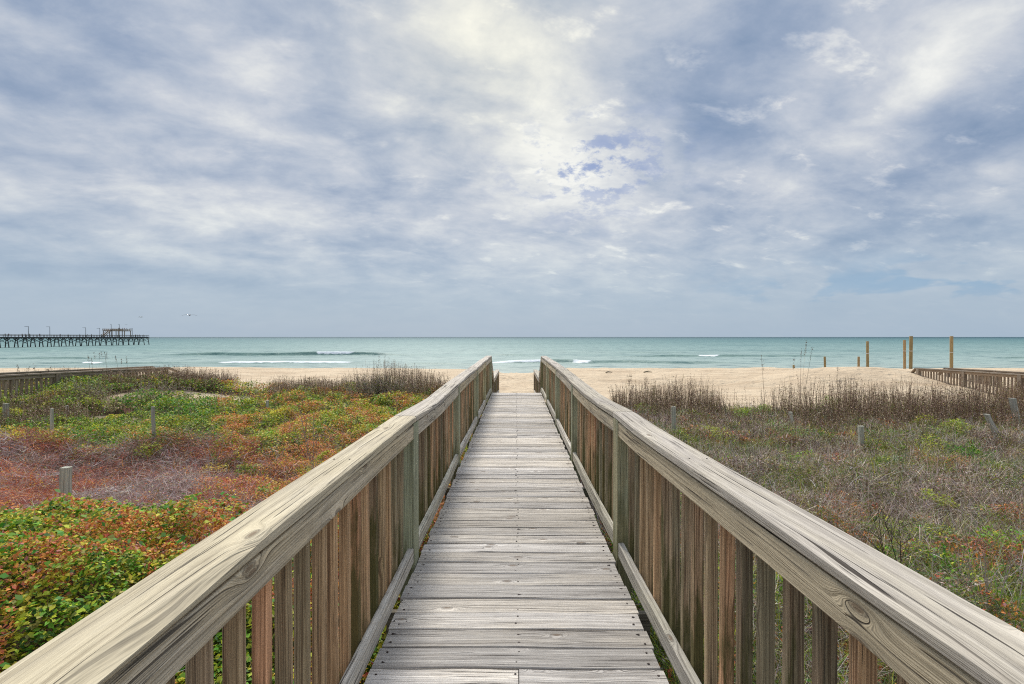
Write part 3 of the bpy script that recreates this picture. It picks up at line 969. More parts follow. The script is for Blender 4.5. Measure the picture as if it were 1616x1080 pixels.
while yb > 196:
    for (xx, sg) in ((PX - 0.3, 1), (PX - 5.7, -1)):
        mb = MB()
        jj = random.uniform(-0.3, 0.3)
        mb.tube([(xx, yb, DZ - 0.4), (xx + sg * 0.45, yb + jj * 0.4, -1.4), (xx + sg * 1.0, yb + jj, SEA_Z - 1.5)], [0.19, 0.21, 0.26], 8)
        child(mb, 'pile', M_pier, pier, True)
    mb = MB()
    mb.board([(PX + 0.5, yb, DZ - 0.75), (PX - 6.5, yb, DZ - 0.75)], (0, 1, 0), (0, 0, 1), 0.3, 0.3)
    mb.board([(PX - 0.2, yb - 0.2, DZ - 0.9), (PX - 5.6, yb - 0.2, -1.9)], (0, 1, 0), (0, 0, 1), 0.12, 0.22)
    mb.board([(PX - 5.8, yb + 0.2, DZ - 0.9), (PX - 0.4, yb + 0.2, -1.9)], (0, 1, 0), (0, 0, 1), 0.12, 0.22)
    for xx in (PX - 0.3, PX - 5.7):          # knee braces along the side
        mb.board([(xx, yb, -0.6), (xx, yb + 1.7, DZ - 0.6)], (1, 0, 0), (0, -0.7, 0.7), 0.12, 0.2)
        mb.board([(xx, yb, -0.6), (xx, yb - 1.7, DZ - 0.6)], (1, 0, 0), (0, 0.7, 0.7), 0.12, 0.2)
    child(mb, 'brace', M_pier, pier)
    yb -= 4.6 + 0.5 * math.sin(k * 1.7); k += 1
for (pxc, pt) in ((38.6, 515), (73, 515.5), (130.5, 517), (153, 518), (205, 518)):
    Y = 256 * 798 / (815 - pxc)
    zt = 1.42 + (532 - pt) / 798 * Y
    mb = MB()
    mb.tube([(PX, Y, DZ), (PX, Y, zt)], [0.13, 0.09], 8)
    mb.tube([(PX, Y, zt - 0.2), (PX - 0.7, Y - 0.5, zt - 0.1)], 0.08, 6)
    mb.board([(PX - 0.6, Y - 0.4, zt - 0.16), (PX - 1.2, Y - 0.9, zt - 0.14)], (0.6, -0.7, 0), (0, 0, 1), 0.25, 0.14)
    child(mb, 'lamp_post', M_pier, pier)
# the raised lookout with its stair
ya, yb2 = 318.0, 334.0
PZ = 1.42 + 11.0 / 798 * 325
mb = MB()
mb.board([(PX - 3, ya, PZ - 0.5), (PX - 3, yb2, PZ - 0.5)], (1, 0, 0), (0, 0, 1), 6, 0.5)
pl = child(mb, 'lookout', M_plat, pier)
mb = MB()
for xx in (PX, PX - 6):
    for hz in (0.25, 0.6, 0.95):
        mb.board([(xx, ya, PZ - 0.25 + hz), (xx, yb2, PZ - 0.25 + hz)], (1, 0, 0), (0, 0, 1), 0.12, 0.16)
    yy = ya
    while yy <= yb2 + 0.1:
        mb.board([(xx, yy, PZ - 0.3), (xx, yy, PZ + 0.8)], (1, 0, 0), (0, 1, 0), 0.16, 0.16); yy += 1.6
child(mb, 'railing', M_plat, pl)
for yy in (ya + 0.3, ya + 5.3, ya + 10.5, yb2 - 0.3):
    for xx in (PX - 0.2, PX - 5.8):
        mb = MB()
        mb.board([(xx, yy, DZ), (xx, yy, PZ - 0.6)], (1, 0, 0), (0, 1, 0), 0.32, 0.32)
        child(mb, 'post', M_plat, pl)
mb = MB()
for xx in (PX - 0.3, PX - 2.0):
    mb.board([(xx, 312.0, DZ), (xx, ya, PZ - 0.3)], (1, 0, 0), (0, -0.5, 0.8), 0.15, 0.4)
    mb.board([(xx, 312.0, DZ + 1.0), (xx, ya, PZ + 0.7)], (1, 0, 0), (0, -0.5, 0.8), 0.12, 0.18)
for i in range(14):
    t = i / 13
    mb.board([(PX - 0.3, 312 + (ya - 312) * t, DZ + 0.15 + (PZ - 0.4 - DZ) * t), (PX - 2.0, 312 + (ya - 312) * t, DZ + 0.15 + (PZ - 0.4 - DZ) * t)], (0, 1, 0), (0, 0, 1), 0.3, 0.06)
child(mb, 'stair', M_plat, pier)
for Y in (317.5, 324.0):
    mb = MB()
    zt = 1.42 + 20 / 798 * Y
    mb.tube([(PX - 0.1, Y, DZ), (PX - 0.1, Y, zt)], [0.15, 0.10], 8)
    mb.board([(PX - 0.1, Y, zt), (PX - 0.9, Y, zt + 0.05)], (0, 1, 0), (0, 0, 1), 0.25, 0.14)
    child(mb, 'lamp_post', M_pier, pier)

# people along the pier, one continuous body each
def body_mesh(lean):
    vs = {'pelvis': (0, 0, .92), 'waist': (0, lean * .3, 1.08), 'chest': (0, lean * .7, 1.32), 'neck': (0, lean, 1.47), 'head': (0, lean * 1.1, 1.60), 'crown': (0, lean * 1.1, 1.72),
          'hl': (-.1, 0, .88), 'kl': (-.11, .04, .48), 'al': (-.11, -.02, .08), 'tl': (-.12, .14, .04),
          'hr': (.1, 0, .88), 'kr': (.12, .03, .48), 'ar': (.13, -.02, .08), 'tr': (.14, .14, .04),
          'sl': (-.19, lean * .8, 1.40), 'el': (-.25, lean + .02, 1.13), 'wl': (-.20, lean + .24, 1.08), 'fl': (-.18, lean + .33, 1.08),
          'sr': (.19, lean * .8, 1.40), 'er': (.25, lean + .02, 1.13), 'wr': (.20, lean + .24, 1.10), 'fr': (.18, lean + .33, 1.10)}
    E = ['pelvis waist', 'waist chest', 'chest neck', 'neck head', 'head crown', 'pelvis hl', 'hl kl', 'kl al', 'al tl', 'pelvis hr', 'hr kr', 'kr ar', 'ar tr',
         'chest sl', 'sl el', 'el wl', 'wl fl', 'chest sr', 'sr er', 'er wr', 'wr fr']
    rad = dict(pelvis=.15, waist=.13, chest=.16, neck=.06, head=.10, crown=.07, hl=.10, hr=.10, kl=.07, kr=.07, al=.05, ar=.05, tl=.04, tr=.04, sl=.07, sr=.07, el=.05, er=.05, wl=.035, wr=.035, fl=.03, fr=.03)
    ks = list(vs)
    me = bpy.data.meshes.new('person')
    me.from_pydata([vs[k] for k in ks], [tuple(ks.index(q) for q in e.split()) for e in E], [])
    o = bpy.data.objects.new('tmp', me)
    COL.objects.link(o)
    mod = o.modifiers.new('skin', 'SKIN')
    for i, k in enumerate(ks):
        me.skin_vertices[0].data[i].radius = (rad[k], rad[k] * .85)
    me.skin_vertices[0].data[0].use_root = True
    dg = bpy.context.evaluated_depsgraph_get()
    dg.update()
    out = bpy.data.meshes.new_from_object(o.evaluated_get(dg))
    bpy.data.objects.remove(o)
    return out


m_cl, N, p = new_mat('people_clothes')
oi = N.node('ShaderNodeObjectInfo').outputs['Random']
oz = N.sep(N.node('ShaderNodeTexCoord').outputs['Object'])[2]
top = N.ramp(oi, [(0, (0.05, 0.06, 0.09)), (0.3, (0.30, 0.10, 0.08)), (0.55, (0.08, 0.10, 0.16)), (0.8, (0.32, 0.31, 0.30)), (1, (0.07, 0.07, 0.07))])
cpl = N.mix(N.ss(oz, 0.90, 0.93), (0.06, 0.065, 0.09), top)
cpl = N.mix(N.ss(oz, 1.47, 1.49), cpl, (0.38, 0.24, 0.17))
cpl = N.mix(N.ss(oz, 1.63, 1.65), cpl, (0.05, 0.035, 0.025))
N.put(p.inputs['Base Color'], cpl)
p.inputs['Roughness'].default_value = 0.9
bm1, bm2 = body_mesh(0.0), body_mesh(0.12)
for b_ in (bm1, bm2):
    b_.materials.append(m_cl)
first = None
spots = [(3, 0), (9.5, 0), (32, 0), (35.5, 0), (43, 0), (60, 0), (91, 0), (105, 0), (124, 0), (134, 0), (142, 0), (158, 0), (211, 0), (215, 0), (219, 0), (224, 0),
         (185, 1), (188, 1), (191, 1), (195, 1), (199, 1)]
for i, (pxc, up_) in enumerate(spots):
    Y = 256 * 798 / (815 - pxc)
    if first is None:
        o = bpy.data.objects.new('person', bm1); first = o
    else:
        o = first.copy(); o.data = (bm1, bm2)[i % 2]
    COL.objects.link(o)
    o.location = (PX - 0.55 - 0.3 * (i % 3), Y, (PZ - 0.25) if up_ else DZ - 0.04)
    o.rotation_euler = (0, 0, random.choice((-1.57, 0.4, 1.9, -1.2)))
    if up_:
        tag(o, 'person in dark clothes standing on the raised lookout of the pier', 'person', 'people on the pier lookout')
    else:
        tag(o, 'person in dark clothes standing on the deck of the long pier', 'person', 'people along the pier deck')

# ------------------------------------------------------------------ birds
m_bird = flat('bird_plumage', (0.10, 0.095, 0.09))
m_gull = flat('gull_plumage', (0.42, 0.42, 0.42))


def bird(loc, span, mat, label, yaw, roll, flap, cat='bird'):
    root = empty('flying_bird', loc, yaw)
    tag(root, label, cat)
    mb_ = MB()
    L = span * 0.5
    pts = [(0, -0.45, 0.01), (0, -0.36, 0.01), (0, -0.2, 0), (0, 0, 0), (0, 0.18, 0.01), (0, 0.28, 0.05), (0, 0.36, 0.07), (0, 0.43, 0.06), (0, 0.60, 0.02)]
    rad = [0.05, 0.035, 0.07, 0.095, 0.075, 0.035, 0.045, 0.03, 0.006]
    mb_.tube([(a * L, b * L, c * L) for a, b, c in pts], [r_ * L for r_ in rad], 10)
    b_ = mb_.obj('body', mat, root, None, True)
    for sg in (-1, 1):
        mb_ = MB()
        rings = []; us = []
        for i in range(9):
            t = i / 8
            xx = sg * (0.04 + 0.96 * t) * L
            zz3 = (flap[0] * math.sin(t * 1.9) + flap[1] * t * t) * L * (1.0 if sg < 0 else 0.85)
            sweep = (0.10 * math.sin(t * 3.0) - 0.22 * t * t) * L
            chd = (0.26 * (1 - t) ** 0.5 + 0.07) * L * (1 - 0.7 * t ** 6)
            rings.append([(xx, sweep + chd * 0.5, zz3), (xx, sweep + chd * 0.1, zz3 + 0.015 * L), (xx, sweep - chd * 0.5, zz3), (xx, sweep + chd * 0.1, zz3 - 0.008 * L)])
            us.append(t * L)
        mb_.loft(rings, us, [0, .1, .2, .3, .4], 0.3)
        mb_.obj('wing', mat, root, None, True)
    root.rotation_euler = (roll, 0.0, yaw)
    return root


bird(at(297, 497.5, 84), 2.2, m_bird, 'dark seabird gliding with wings spread above the sea right of the pier', R(25), R(8), (0.14, -0.22))
bird(at(219, 500.5, 120), 1.7, m_gull, 'faint pale seabird with arched wings above the end of the pier', R(-20), R(0), (0.30, -0.42))
bird(at(195, 512.5, 200), 1.3, m_bird, 'tiny dark seabird just above the pier lookout', R(60), R(10), (0.1, 0.1))


# ------------------------------------------------------------------ planting: leaf and strand clouds
def leaf_mat(name, transl=0.3):
    m, N, p = new_mat(name)
    a_ = N.node('ShaderNodeAttribute', attribute_name='tint').outputs['Color']
    N.put(p.inputs['Base Color'], a_)
    p.inputs['Roughness'].default_value = 0.62
    p.inputs['Specular IOR Level'].default_value = 0.25
    tr = N.node('ShaderNodeBsdfTranslucent')
    N.put(tr.inputs['Color'], a_)
    mx = N.node('ShaderNodeMixShader')
    mx.inputs[0].default_value = transl
    N.l.new(p.outputs[0], mx.inputs[1]); N.l.new(tr.outputs[0], mx.inputs[2])
    out = [n for n in N.n if n.type == 'OUTPUT_MATERIAL'][0]
    N.l.new(mx.outputs[0], out.inputs[0])
    return m


M_leaf = leaf_mat('leaves', 0.30)
M_dry = leaf_mat('dry_stems', 0.10)


class Cloud:
    def __init__(s):
        s.V = []; s.C = []

    def quads(s, V, C):            # V (n,4,3)  C (n,3)
        s.V.append(V.astype(np.float32)); s.C.append(C.astype(np.float32))

    def leaves(s, Pc, size, col, tilt=0.8, aspect=0.62, up=None):
        n = len(Pc)
        az = RNG.uniform(0, 2 * np.pi, n)
        el = RNG.normal(0.15, tilt * 0.6, n)
        d = np.stack([np.cos(az) * np.cos(el), np.sin(az) * np.cos(el), np.sin(el)], 1)
        sd = np.stack([-np.sin(az), np.cos(az), RNG.normal(0, 0.45, n)], 1)
        sd /= np.linalg.norm(sd, axis=1, keepdims=True)
        nr = np.cross(d, sd)
        L = size[:, None]
        a = aspect * (0.8 + 0.4 * RNG.random(n))[:, None]
        v0 = Pc - d * L * 0.5
        v1 = Pc + sd * L * a * 0.5 + nr * L * 0.10
        v2 = Pc + d * L * 0.5
        v3 = Pc - sd * L * a * 0.5 + nr * L * 0.10
        s.quads(np.stack([v0, v1, v2, v3], 1), col)

    def strands(s, P0, D, L, wd, col, seg=3, droop=0.3, wig=0.15):
        n = len(P0)
        D = D / np.linalg.norm(D, axis=1, keepdims=True)
        rv = RNG.normal(0, 1, (n, 3))
        sdv = np.cross(D, rv); sdv /= np.linalg.norm(sdv, axis=1, keepdims=True)
        wv = np.cross(D, sdv)
        prev = P0; pd = D.copy()
        for i in range(seg):
            pd = pd + wv * (RNG.normal(0, wig, n))[:, None] + np.array([0, 0, -droop / seg]) * RNG.uniform(0.2, 1.4, n)[:, None]
            pd /= np.linalg.norm(pd, axis=1, keepdims=True)
            nxt = prev + pd * (L / seg)[:, None]
            w0 = (wd * (1 - 0.75 * i / seg) * 0.5)[:, None]; w1 = (wd * (1 - 0.75 * (i + 1) / seg) * 0.5)[:, None]
            s.quads(np.stack([prev - sdv * w0, prev + sdv * w0, nxt + sdv * w1, nxt - sdv * w1], 1), col)
            prev = nxt
        return prev

    def build(s, name, mat, parent=None, loc=None):
        V = np.concatenate(s.V); C = np.concatenate(s.C)
        n = len(V)
        if loc is not None: V = V - np.array(loc, dtype=np.float32)
        me = bpy.data.meshes.new(name)
        me.vertices.add(n * 4); me.vertices.foreach_set('co', V.reshape(-1).astype(np.float32))
        me.loops.add(n * 4); me.loops.foreach_set('vertex_index', np.arange(n * 4, dtype=np.int32))
        me.polygons.add(n); me.polygons.foreach_set('loop_start', np.arange(0, n * 4, 4, dtype=np.int32))
        me.update(calc_edges=True)
        a_ = me.attributes.new('tint', 'FLOAT_COLOR', 'FACE')
        c4 = np.ones((n, 4), np.float32); c4[:, :3] = np.clip(C, 0, 1)
        a_.data.foreach_set('color', c4.ravel())
        return link(name, me, mat, parent, loc)


def pal(cols, w_, n, jit=0.22):
    cols = np.array(cols); w_ = np.array(w_, float)
    idx = RNG.choice(len(cols), n, p=w_ / w_.sum())
    c = cols[idx]
    return c * (1 + RNG.normal(0, jit, (n, 1))) * (1 + RNG.normal(0, jit * 0.3, (n, 3)))


G1 = (0.15, 0.31, 0.022); G2 = (0.44, 0.47, 0.035); G3 = (0.05, 0.13, 0.02); OR = (0.66, 0.27, 0.06); RD = (0.50, 0.125, 0.065)
PK = (0.48, 0.22, 0.19); GY = (0.40, 0.315, 0.29); TN = (0.60, 0.48, 0.31); BR = (0.15, 0.095, 0.065); YE = (0.68, 0.54, 0.055); OL = (0.29, 0.28, 0.06); DG = (0.07, 0.24, 0.024)
LI = (0.52, 0.41, 0.41); LG = (0.66, 0.57, 0.50); TG = (0.16, 0.24, 0.12)


def wedge(y0, y1, side, dens, k=1.30, xin=0.80):
    area = k * (y1 * y1 - y0 * y0) / 2 + 0.6 * (y1 - y0)
    n = int(dens * area)
    y_ = np.sqrt(RNG.uniform(y0 * y0, y1 * y1, n))
    x_ = RNG.uniform(0, 1, n) * (k * y_ + 0.6)
    ok = x_ > xin
    return side * x_[ok], y_[ok]


def shell(x, y, depth, lift=0.0):
    c = canopy(x, y)
    return ground(x, y) + c * (1 - depth * RNG.random(len(x)) ** 1.3) + lift


def pxy(x, y):     # where in the field, as photo columns (only to lay out the colour patches)
    return 815 + x / y * 798


leafy = Cloud(); scrub = Cloud(); dryw = Cloud(); grn = Cloud(); stalk = Cloud()

# --- left side: leafy creeper patches
for (y0, y1, dens, sz) in ((1.7, 3.6, 9000, 0.033), (3.6, 5.2, 8500, 0.033), (5.2, 8.0, 5600, 0.033), (8.0, 11.5, 3400, 0.041), (11.5, 16.8, 1650, 0.056)):
    x, y = wedge(y0, y1, -1, dens)
    n = len(x)
    P_ = fbm(x * 0.55, y * 0.55, 61, 3); Q_ = fbm(x * 1.7, y * 1.7, 62, 3); F_ = vn(x * 7, y * 7, 63)
    colm = pxy(x, y)
    near = y < 4.75 + 0.35 * (Q_ - 0.5) + 0.12 * x * 0 + 0.25 * sst(-3.2, -1.2, x)
    # strength of the leafy cover
    scrubzone = (~near) & (y < 8.3 + 6 * (P_ - 0.5)) & (colm < 350 + 420 * (P_ - 0.5) + (7 - y) * 45)
    pr = np.where(near, 1.0, np.where(scrubzone, 0.22 + 0.45 * (Q_ > 0.60), 0.50 + 0.5 * (Q_ > 0.45)))
    pr = pr * veg_mask(x, y) * (1 - np.clip(sand_patch(x, y) * 1.6, 0, 0.97))
    ok = RNG.random(n) < pr
    x, y, P_, Q_, F_, near, scrubzone, colm = [q[ok] for q in (x, y, P_, Q_, F_, near, scrubzone, colm)]
    n = len(x)
    depth = RNG.random(n) ** 1.4
    z = ground(x, y) + canopy(x, y) * (1 - 0.75 * depth)
    size = sz * (0.6 + 0.8 * RNG.random(n))
    col = pal([G1, G2, G3, OL], [3.6, 3.0, 2, 1.5], n)
    # rusty leaves sit on top, in patches
    rus = (Q_ * 0.9 + (F_ - 0.5) * 0.5 + (1 - depth) * 0.22)
    edge = np.where(near, 0.10 + 0.34 * sst(2.9, 4.9, y), np.where(scrubzone, 0.42, 0.18 + 0.22 * sst(9.5, 6, y)))
    edge = edge - np.where(colm < 330, 0.30 * sst(8.6, 10.2, y), 0.12 * sst(10.5, 12.5, y))
    mr = rus + edge > 0.80
    col[mr] = pal([OR, RD, YE, PK], [5, 2.2, 1.2, 0.8], mr.sum())
    myl = (~mr) & (rus + edge > 0.70)
    col[myl] = pal([G2, YE, OL], [3, 1.2, 1], myl.sum())
    lush = (~near) & (~scrubzone) & (colm < 340) & (P_ > 0.46)
    ml = lush & (RNG.random(n) < 0.75)
    col[ml] = pal([DG, G1, G2], [3, 3, 1.2], ml.sum())
    R2 = fbm(x * 0.9 + 7, y * 1.3, 66, 3)
    msz = scrubzone & (~mr)
    col[msz] = pal([RD, PK, OR, OL, G1, YE], [2.5, 2.4, 2.4, 0.6, 0.5, 0.3], msz.sum())
    kp = (~scrubzone) | (RNG.random(n) < np.where(R2 > 0.5, 1.0, 0.35))
    x, y, z, size, col, scrubzone = x[kp], y[kp], z[kp], size[kp], col[kp], scrubzone[kp]; mr = mr[kp]
    size[mr] *= 0.8; size[scrubzone] *= 0.7
    leafy.leaves(np.stack([x, y, z], 1), size, col, 0.9)
    # a few large leaves in the near mound
    if y1 <= 5.2:
        xb, yb_ = wedge(y0, y1, -1, 420)
        zb = ground(xb, yb_) + canopy(xb, yb_) * RNG.uniform(0.85, 1.1, len(xb))
        okb = yb_ < 4.7
        xb, yb_, zb = xb[okb], yb_[okb], zb[okb]
        leafy.leaves(np.stack([xb, yb_, zb], 1), RNG.uniform(0.035, 0.062, len(xb)), pal([G1, G2, DG, OL], [3, 2, 2, 1], len(xb)), 0.7, 0.7)

# --- left side: tangled twigs
for (y0, y1, dens, wd_, ln) in ((1.7, 4.9, 420, 0.0022, 0.16), (4.7, 7.0, 3000, 0.0034, 0.19), (7.0, 9.6, 2000, 0.0048, 0.21), (9.6, 16.6, 520, 0.0055, 0.22)):
    x, y = wedge(y0, y1, -1, dens)
    P_ = fbm(x * 0.55, y * 0.55, 61, 3); Q_ = fbm(x * 1.7, y * 1.7, 62, 3)
    colm = pxy(x, y)
    sz_ = (y > 4.6) & (y < 8.7 + 6 * (P_ - 0.5)) & (colm < 400 + 420 * (P_ - 0.5) + (7 - y) * 45)
    pr = np.where(sz_, 1.0, 0.30) * veg_mask(x, y) * (1 - np.clip(sand_patch(x, y) * 1.6, 0, 0.95))
    ok = RNG.random(len(x)) < pr
    x, y, Q_, sz_ = x[ok], y[ok], Q_[ok], sz_[ok]
    n = len(x)
    z = ground(x, y) + canopy(x, y) * RNG.uniform(0.25, 0.95, n)
    az = RNG.uniform(0, 6.283, n); el = RNG.normal(0.35, 0.45, n)
    D = np.stack([np.cos(az) * np.cos(el), np.sin(az) * np.cos(el), np.sin(el)], 1)
    col = pal([GY, LI, TN, BR, LG, PK], [2.4, 3.0, 0.6, 1.6, 2.2, 1.0], n)
    R2 = fbm(x * 0.9 + 7, y * 1.3, 66, 3)
    rp_ = sz_ & (R2 > 0.52)
    col[rp_] = pal([RD, PK, OR, GY, LG], [3, 3.2, 1.6, 1.6, 1.0], rp_.sum())
    dk = (sz_) & (y > 6.7) & (Q_ < 0.55) & (RNG.random(n) < 0.75)
    col[dk] = pal([BR, GY, RD, PK], [4, 2, 1, 1], dk.sum())
    ns = ~sz_
    col[ns] = pal([TN, GY, BR, OL], [2, 2, 1.4, 2], ns.sum())
    scrub.strands(np.stack([x, y, z], 1), D, ln * RNG.uniform(0.5, 1.5, n), wd_ * RNG.uniform(0.6, 1.6, n), col, 3, 0.7, 0.35)

# --- right side: dry grey weeds, grass and scattered green
for (y0, y1, dens, wd_, ln) in ((1.7, 3.6, 3000, 0.0034, 0.26), (3.6, 6.0, 3000, 0.0042, 0.20), (6.0, 9.5, 2300, 0.0060, 0.17), (9.5, 14.5, 1350, 0.0085, 0.17), (14.5, 17, 400, 0.008, 0.16)):
    x, y = wedge(y0, y1, 1, dens)
    ok = RNG.random(len(x)) < veg_mask(x, y)
    x, y = x[ok], y[ok]
    n = len(x)
    Q_ = fbm(x * 1.1, y * 1.1, 82, 3)
    c_ = canopy(x, y) * 0.8
    z = ground(x, y) + c_ * RNG.uniform(0.0, 0.95, n) ** 0.7
    az = RNG.uniform(0, 6.283, n); el = RNG.normal(0.75, 0.45, n)
    D = np.stack([np.cos(az) * np.cos(el), np.sin(az) * np.cos(el), np.sin(el)], 1)
    nr_ = sst(5.5, 3.0, y)
    col = pal([GY, LG, TN, BR, OL], [3.4, 2.8, 1.8, 3.2, 0.8], n)
    g_ = RNG.random(n) < (0.12 + 0.40 * nr_ + 0.35 * (Q_ > 0.58))
    col[g_] = pal([TG, OL, G1, G2], [2.5, 2.2, 1.5, 0.8], g_.sum())
    dryw.strands(np.stack([x, y, z], 1), D, ln * RNG.uniform(0.5, 1.5, n), wd_ * RNG.uniform(0.6, 1.4, n), col, 2 if y0 > 5 else 3, 0.5, 0.25)
for (y0, y1, dens, sz) in ((1.7, 3.6, 4200, 0.026), (3.6, 6.0, 5200, 0.021), (6.0, 9.5, 4200, 0.024), (9.5, 14.5, 2600, 0.031), (14.5, 17, 900, 0.035)):
    x, y = wedge(y0, y1, 1, dens)
    n = len(x)
    P_ = fbm(x * 0.45, y * 0.45, 91, 3); Q_ = fbm(x * 1.6, y * 1.6, 92, 3); Rr = fbm(x * 1.9 + 30, y * 1.9, 93, 3)
    ok = RNG.random(n) < veg_mask(x, y)
    x, y, P_, Q_, Rr = [q[ok] for q in (x, y, P_, Q_, Rr)]
    n = len(x)
    dp = RNG.random(n)
    z = ground(x, y) + canopy(x, y) * 0.85 * (1.0 - 0.7 * dp ** 1.3)
    col = pal([GY, LG, BR, TN, PK], [3.2, 1.8, 3.6, 1.0, 0.5], n)
    near_ = sst(6.0, 3.0, y)
    gg = Q_ + 0.15 * near_ + RNG.normal(0, 0.05, n) > 0.60
    col[gg] = pal([G1, G2, TG, OL, DG], [2.5, 2.4, 1.6, 2.4, 0.8], gg.sum())
    oo = (Rr + 0.17 * sst(6.5, 3.5, y) + RNG.normal(0, 0.05, n) > 0.68)
    col[oo] = pal([OR, RD, PK], [3, 2, 1.5], oo.sum())
    size = sz * (0.5 + 0.9 * RNG.random(n))
    size[gg] *= 1.35
    grn.leaves(np.stack([x, y, z], 1), size, col, 1.1, 0.5)


# --- bands of tall dry stalks along the back of the planting
def stalks(cl, x, y, h, wd_, cols, ws, leafn=16, leafs=0.022, lean=0.10):
    n = len(x)
    z = ground(x, y)
    D = np.stack([RNG.normal(0, lean, n), RNG.normal(0, lean, n), np.ones(n)], 1)
    col = pal(cols, ws, n)
    P0 = np.stack([x, y, z], 1)
    tip = cl.strands(P0, D, h, np.full(n, wd_), col, 3, 0.0, 0.06)
    for k in range(leafn):
        t = RNG.uniform(0.30, 1.0, n)
        spread = 0.028 * (1.15 - t)[:, None] + 0.004
        Pc = P0 + (tip - P0) * t[:, None] + RNG.normal(0, 1, (n, 3)) * spread
        cl.leaves(Pc, leafs * RNG.uniform(0.5, 1.3, n), pal(cols, ws, n, 0.3), 1.2, 0.45)


DB = [(0.17, 0.105, 0.068), (0.24, 0.155, 0.10), (0.10, 0.066, 0.043), (0.50, 0.38, 0.26), OL]
DW = [4, 3, 1.8, 2.2, 0.8]
# right band
n = 42000
x = RNG.uniform(2.2, 17.5, n); y = RNG.uniform(8.5, 15.8, n)
m_ = (x / y < 1.30) & (x / y > 0.19)
d_ = fbm(x * 0.9, y * 0.9, 101, 3)
edge_ = 13.9 - 1.3 * np.clip((x - 3) / 8, 0, 1) + 2.6 * sst(12, 15, x)
back = sst(edge_ - 5.0, edge_ - 0.3, y) ** 2
m_ &= (RNG.random(n) < sst(0.26, 0.52, d_) * back * 1.0 + 0.03) & (y < edge_ + 0.5 * RNG.random(n))
x, y, back = x[m_], y[m_], back[m_]
hh2 = (0.30 + 1.28 * fbm(x * 0.9, y * 0.9, 103) * RNG.random(len(x)) ** 0.6) * (1 - 0.12 * sst(7.5, 10, x)) * (0.6 + 0.4 * back)
stalks(stalk, x, y, hh2, 0.009, DB, DW, 20, 0.028)
# low seed heads all over the right field
x, y = wedge(4.5, 11.5, 1, 14)
stalks(stalk, x, y, RNG.uniform(0.22, 0.50, len(x)), 0.005, [BR, GY, TN, LG], [2, 3, 2, 1], 10, 0.018, 0.25)
# left band
n = 40000
x = RNG.uniform(-20, -1.0, n); y = RNG.uniform(10.5, 17.2, n)
d_ = fbm(x * 0.8, y * 0.8, 111, 3)
e_ = 16.4 + 1.2 * (fbm(x * 0.5, y * 0.2, 41) - 0.5) * 2
m_ = (x / y > -1.30) & (RNG.random(n) < sst(0.30, 0.60, d_) * sst(e_ - 3.6, e_ - 0.3, y) ** 2 * 0.9 + 0.02) & (y < e_ + 0.5 * RNG.random(n)) & (sand_patch(x, y) < 0.3)
x, y = x[m_], y[m_]
hh2 = (0.24 + 0.86 * fbm(x * 0.9, y * 0.9, 113) * RNG.random(len(x)) ** 0.6) * (1 - 0.25 * sst(-6, -9, x)) + 0.48 * gau(x, y, -4.0, 15.2, 1.4, 1.6)
stalks(stalk, x, y, hh2, 0.009, DB, DW, 18, 0.030)
x = RNG.uniform(-12.4, -9.6, 7000); y = RNG.uniform(10.0, 17.5, 7000)
m_ = (RNG.random(7000) < sst(0.25, 0.5, fbm(x * 0.9, y * 0.9, 119, 3))) & (sand_patch(x, y) < 0.3) & (x > -11.4 - 1.0 * vn(y, y * 0, 2))
x, y = x[m_], y[m_]
stalks(stalk, x, y, RNG.uniform(0.22, 0.60, len(x)), 0.009, DB, DW, 14, 0.032)
x, y = wedge(9.0, 14.0, -1, 5)
stalks(stalk, x, y, RNG.uniform(0.2, 0.42, len(x)), 0.005, [GY, TN, OL], [2, 2, 1.5], 8, 0.02, 0.25)

def tufts(cl, x, y, nb, L, wd_, cols, ws):
    n = len(x)
    bx = np.repeat(x, nb) + RNG.normal(0, 0.035, n * nb); by = np.repeat(y, nb) + RNG.normal(0, 0.035, n * nb)
    bz = ground(bx, by) + canopy(bx, by) * 0.35
    D = np.stack([RNG.normal(0, 0.45, n * nb), RNG.normal(0, 0.45, n * nb), np.ones(n * nb)], 1)
    Ls = np.repeat(L * RNG.uniform(0.6, 1.3, n), nb) * RNG.uniform(0.5, 1.1, n * nb)
    base = np.repeat(pal(cols, ws, n), nb, axis=0) * RNG.uniform(0.7, 1.25, (n * nb, 1))
    cl.strands(np.stack([bx, by, bz], 1), D, Ls, wd_ * RNG.uniform(0.7, 1.3, n * nb), base, 4, 1.0, 0.12)


for (y0, y1, dens) in ((2.0, 6.0, 7.0), (6.0, 13.5, 4.0)):
    x, y = wedge(y0, y1, 1, dens)
    q_ = fbm(x * 0.7, y * 0.7, 131, 3) > 0.42
    tufts(dryw, x[q_], y[q_], 34, 0.34, 0.0045 + 0.0003 * y0, [LG, TN, OL, G1, G2, BR], [3, 3, 2, 1.4, 1.2, 1.0])
    x, y = wedge(y0, y1, -1, dens * 0.45)
    tufts(scrub, x, y, 26, 0.28, 0.0045 + 0.0003 * y0, [LG, TN, OL, G1, PK], [2, 2.4, 2, 1.4, 1.2])
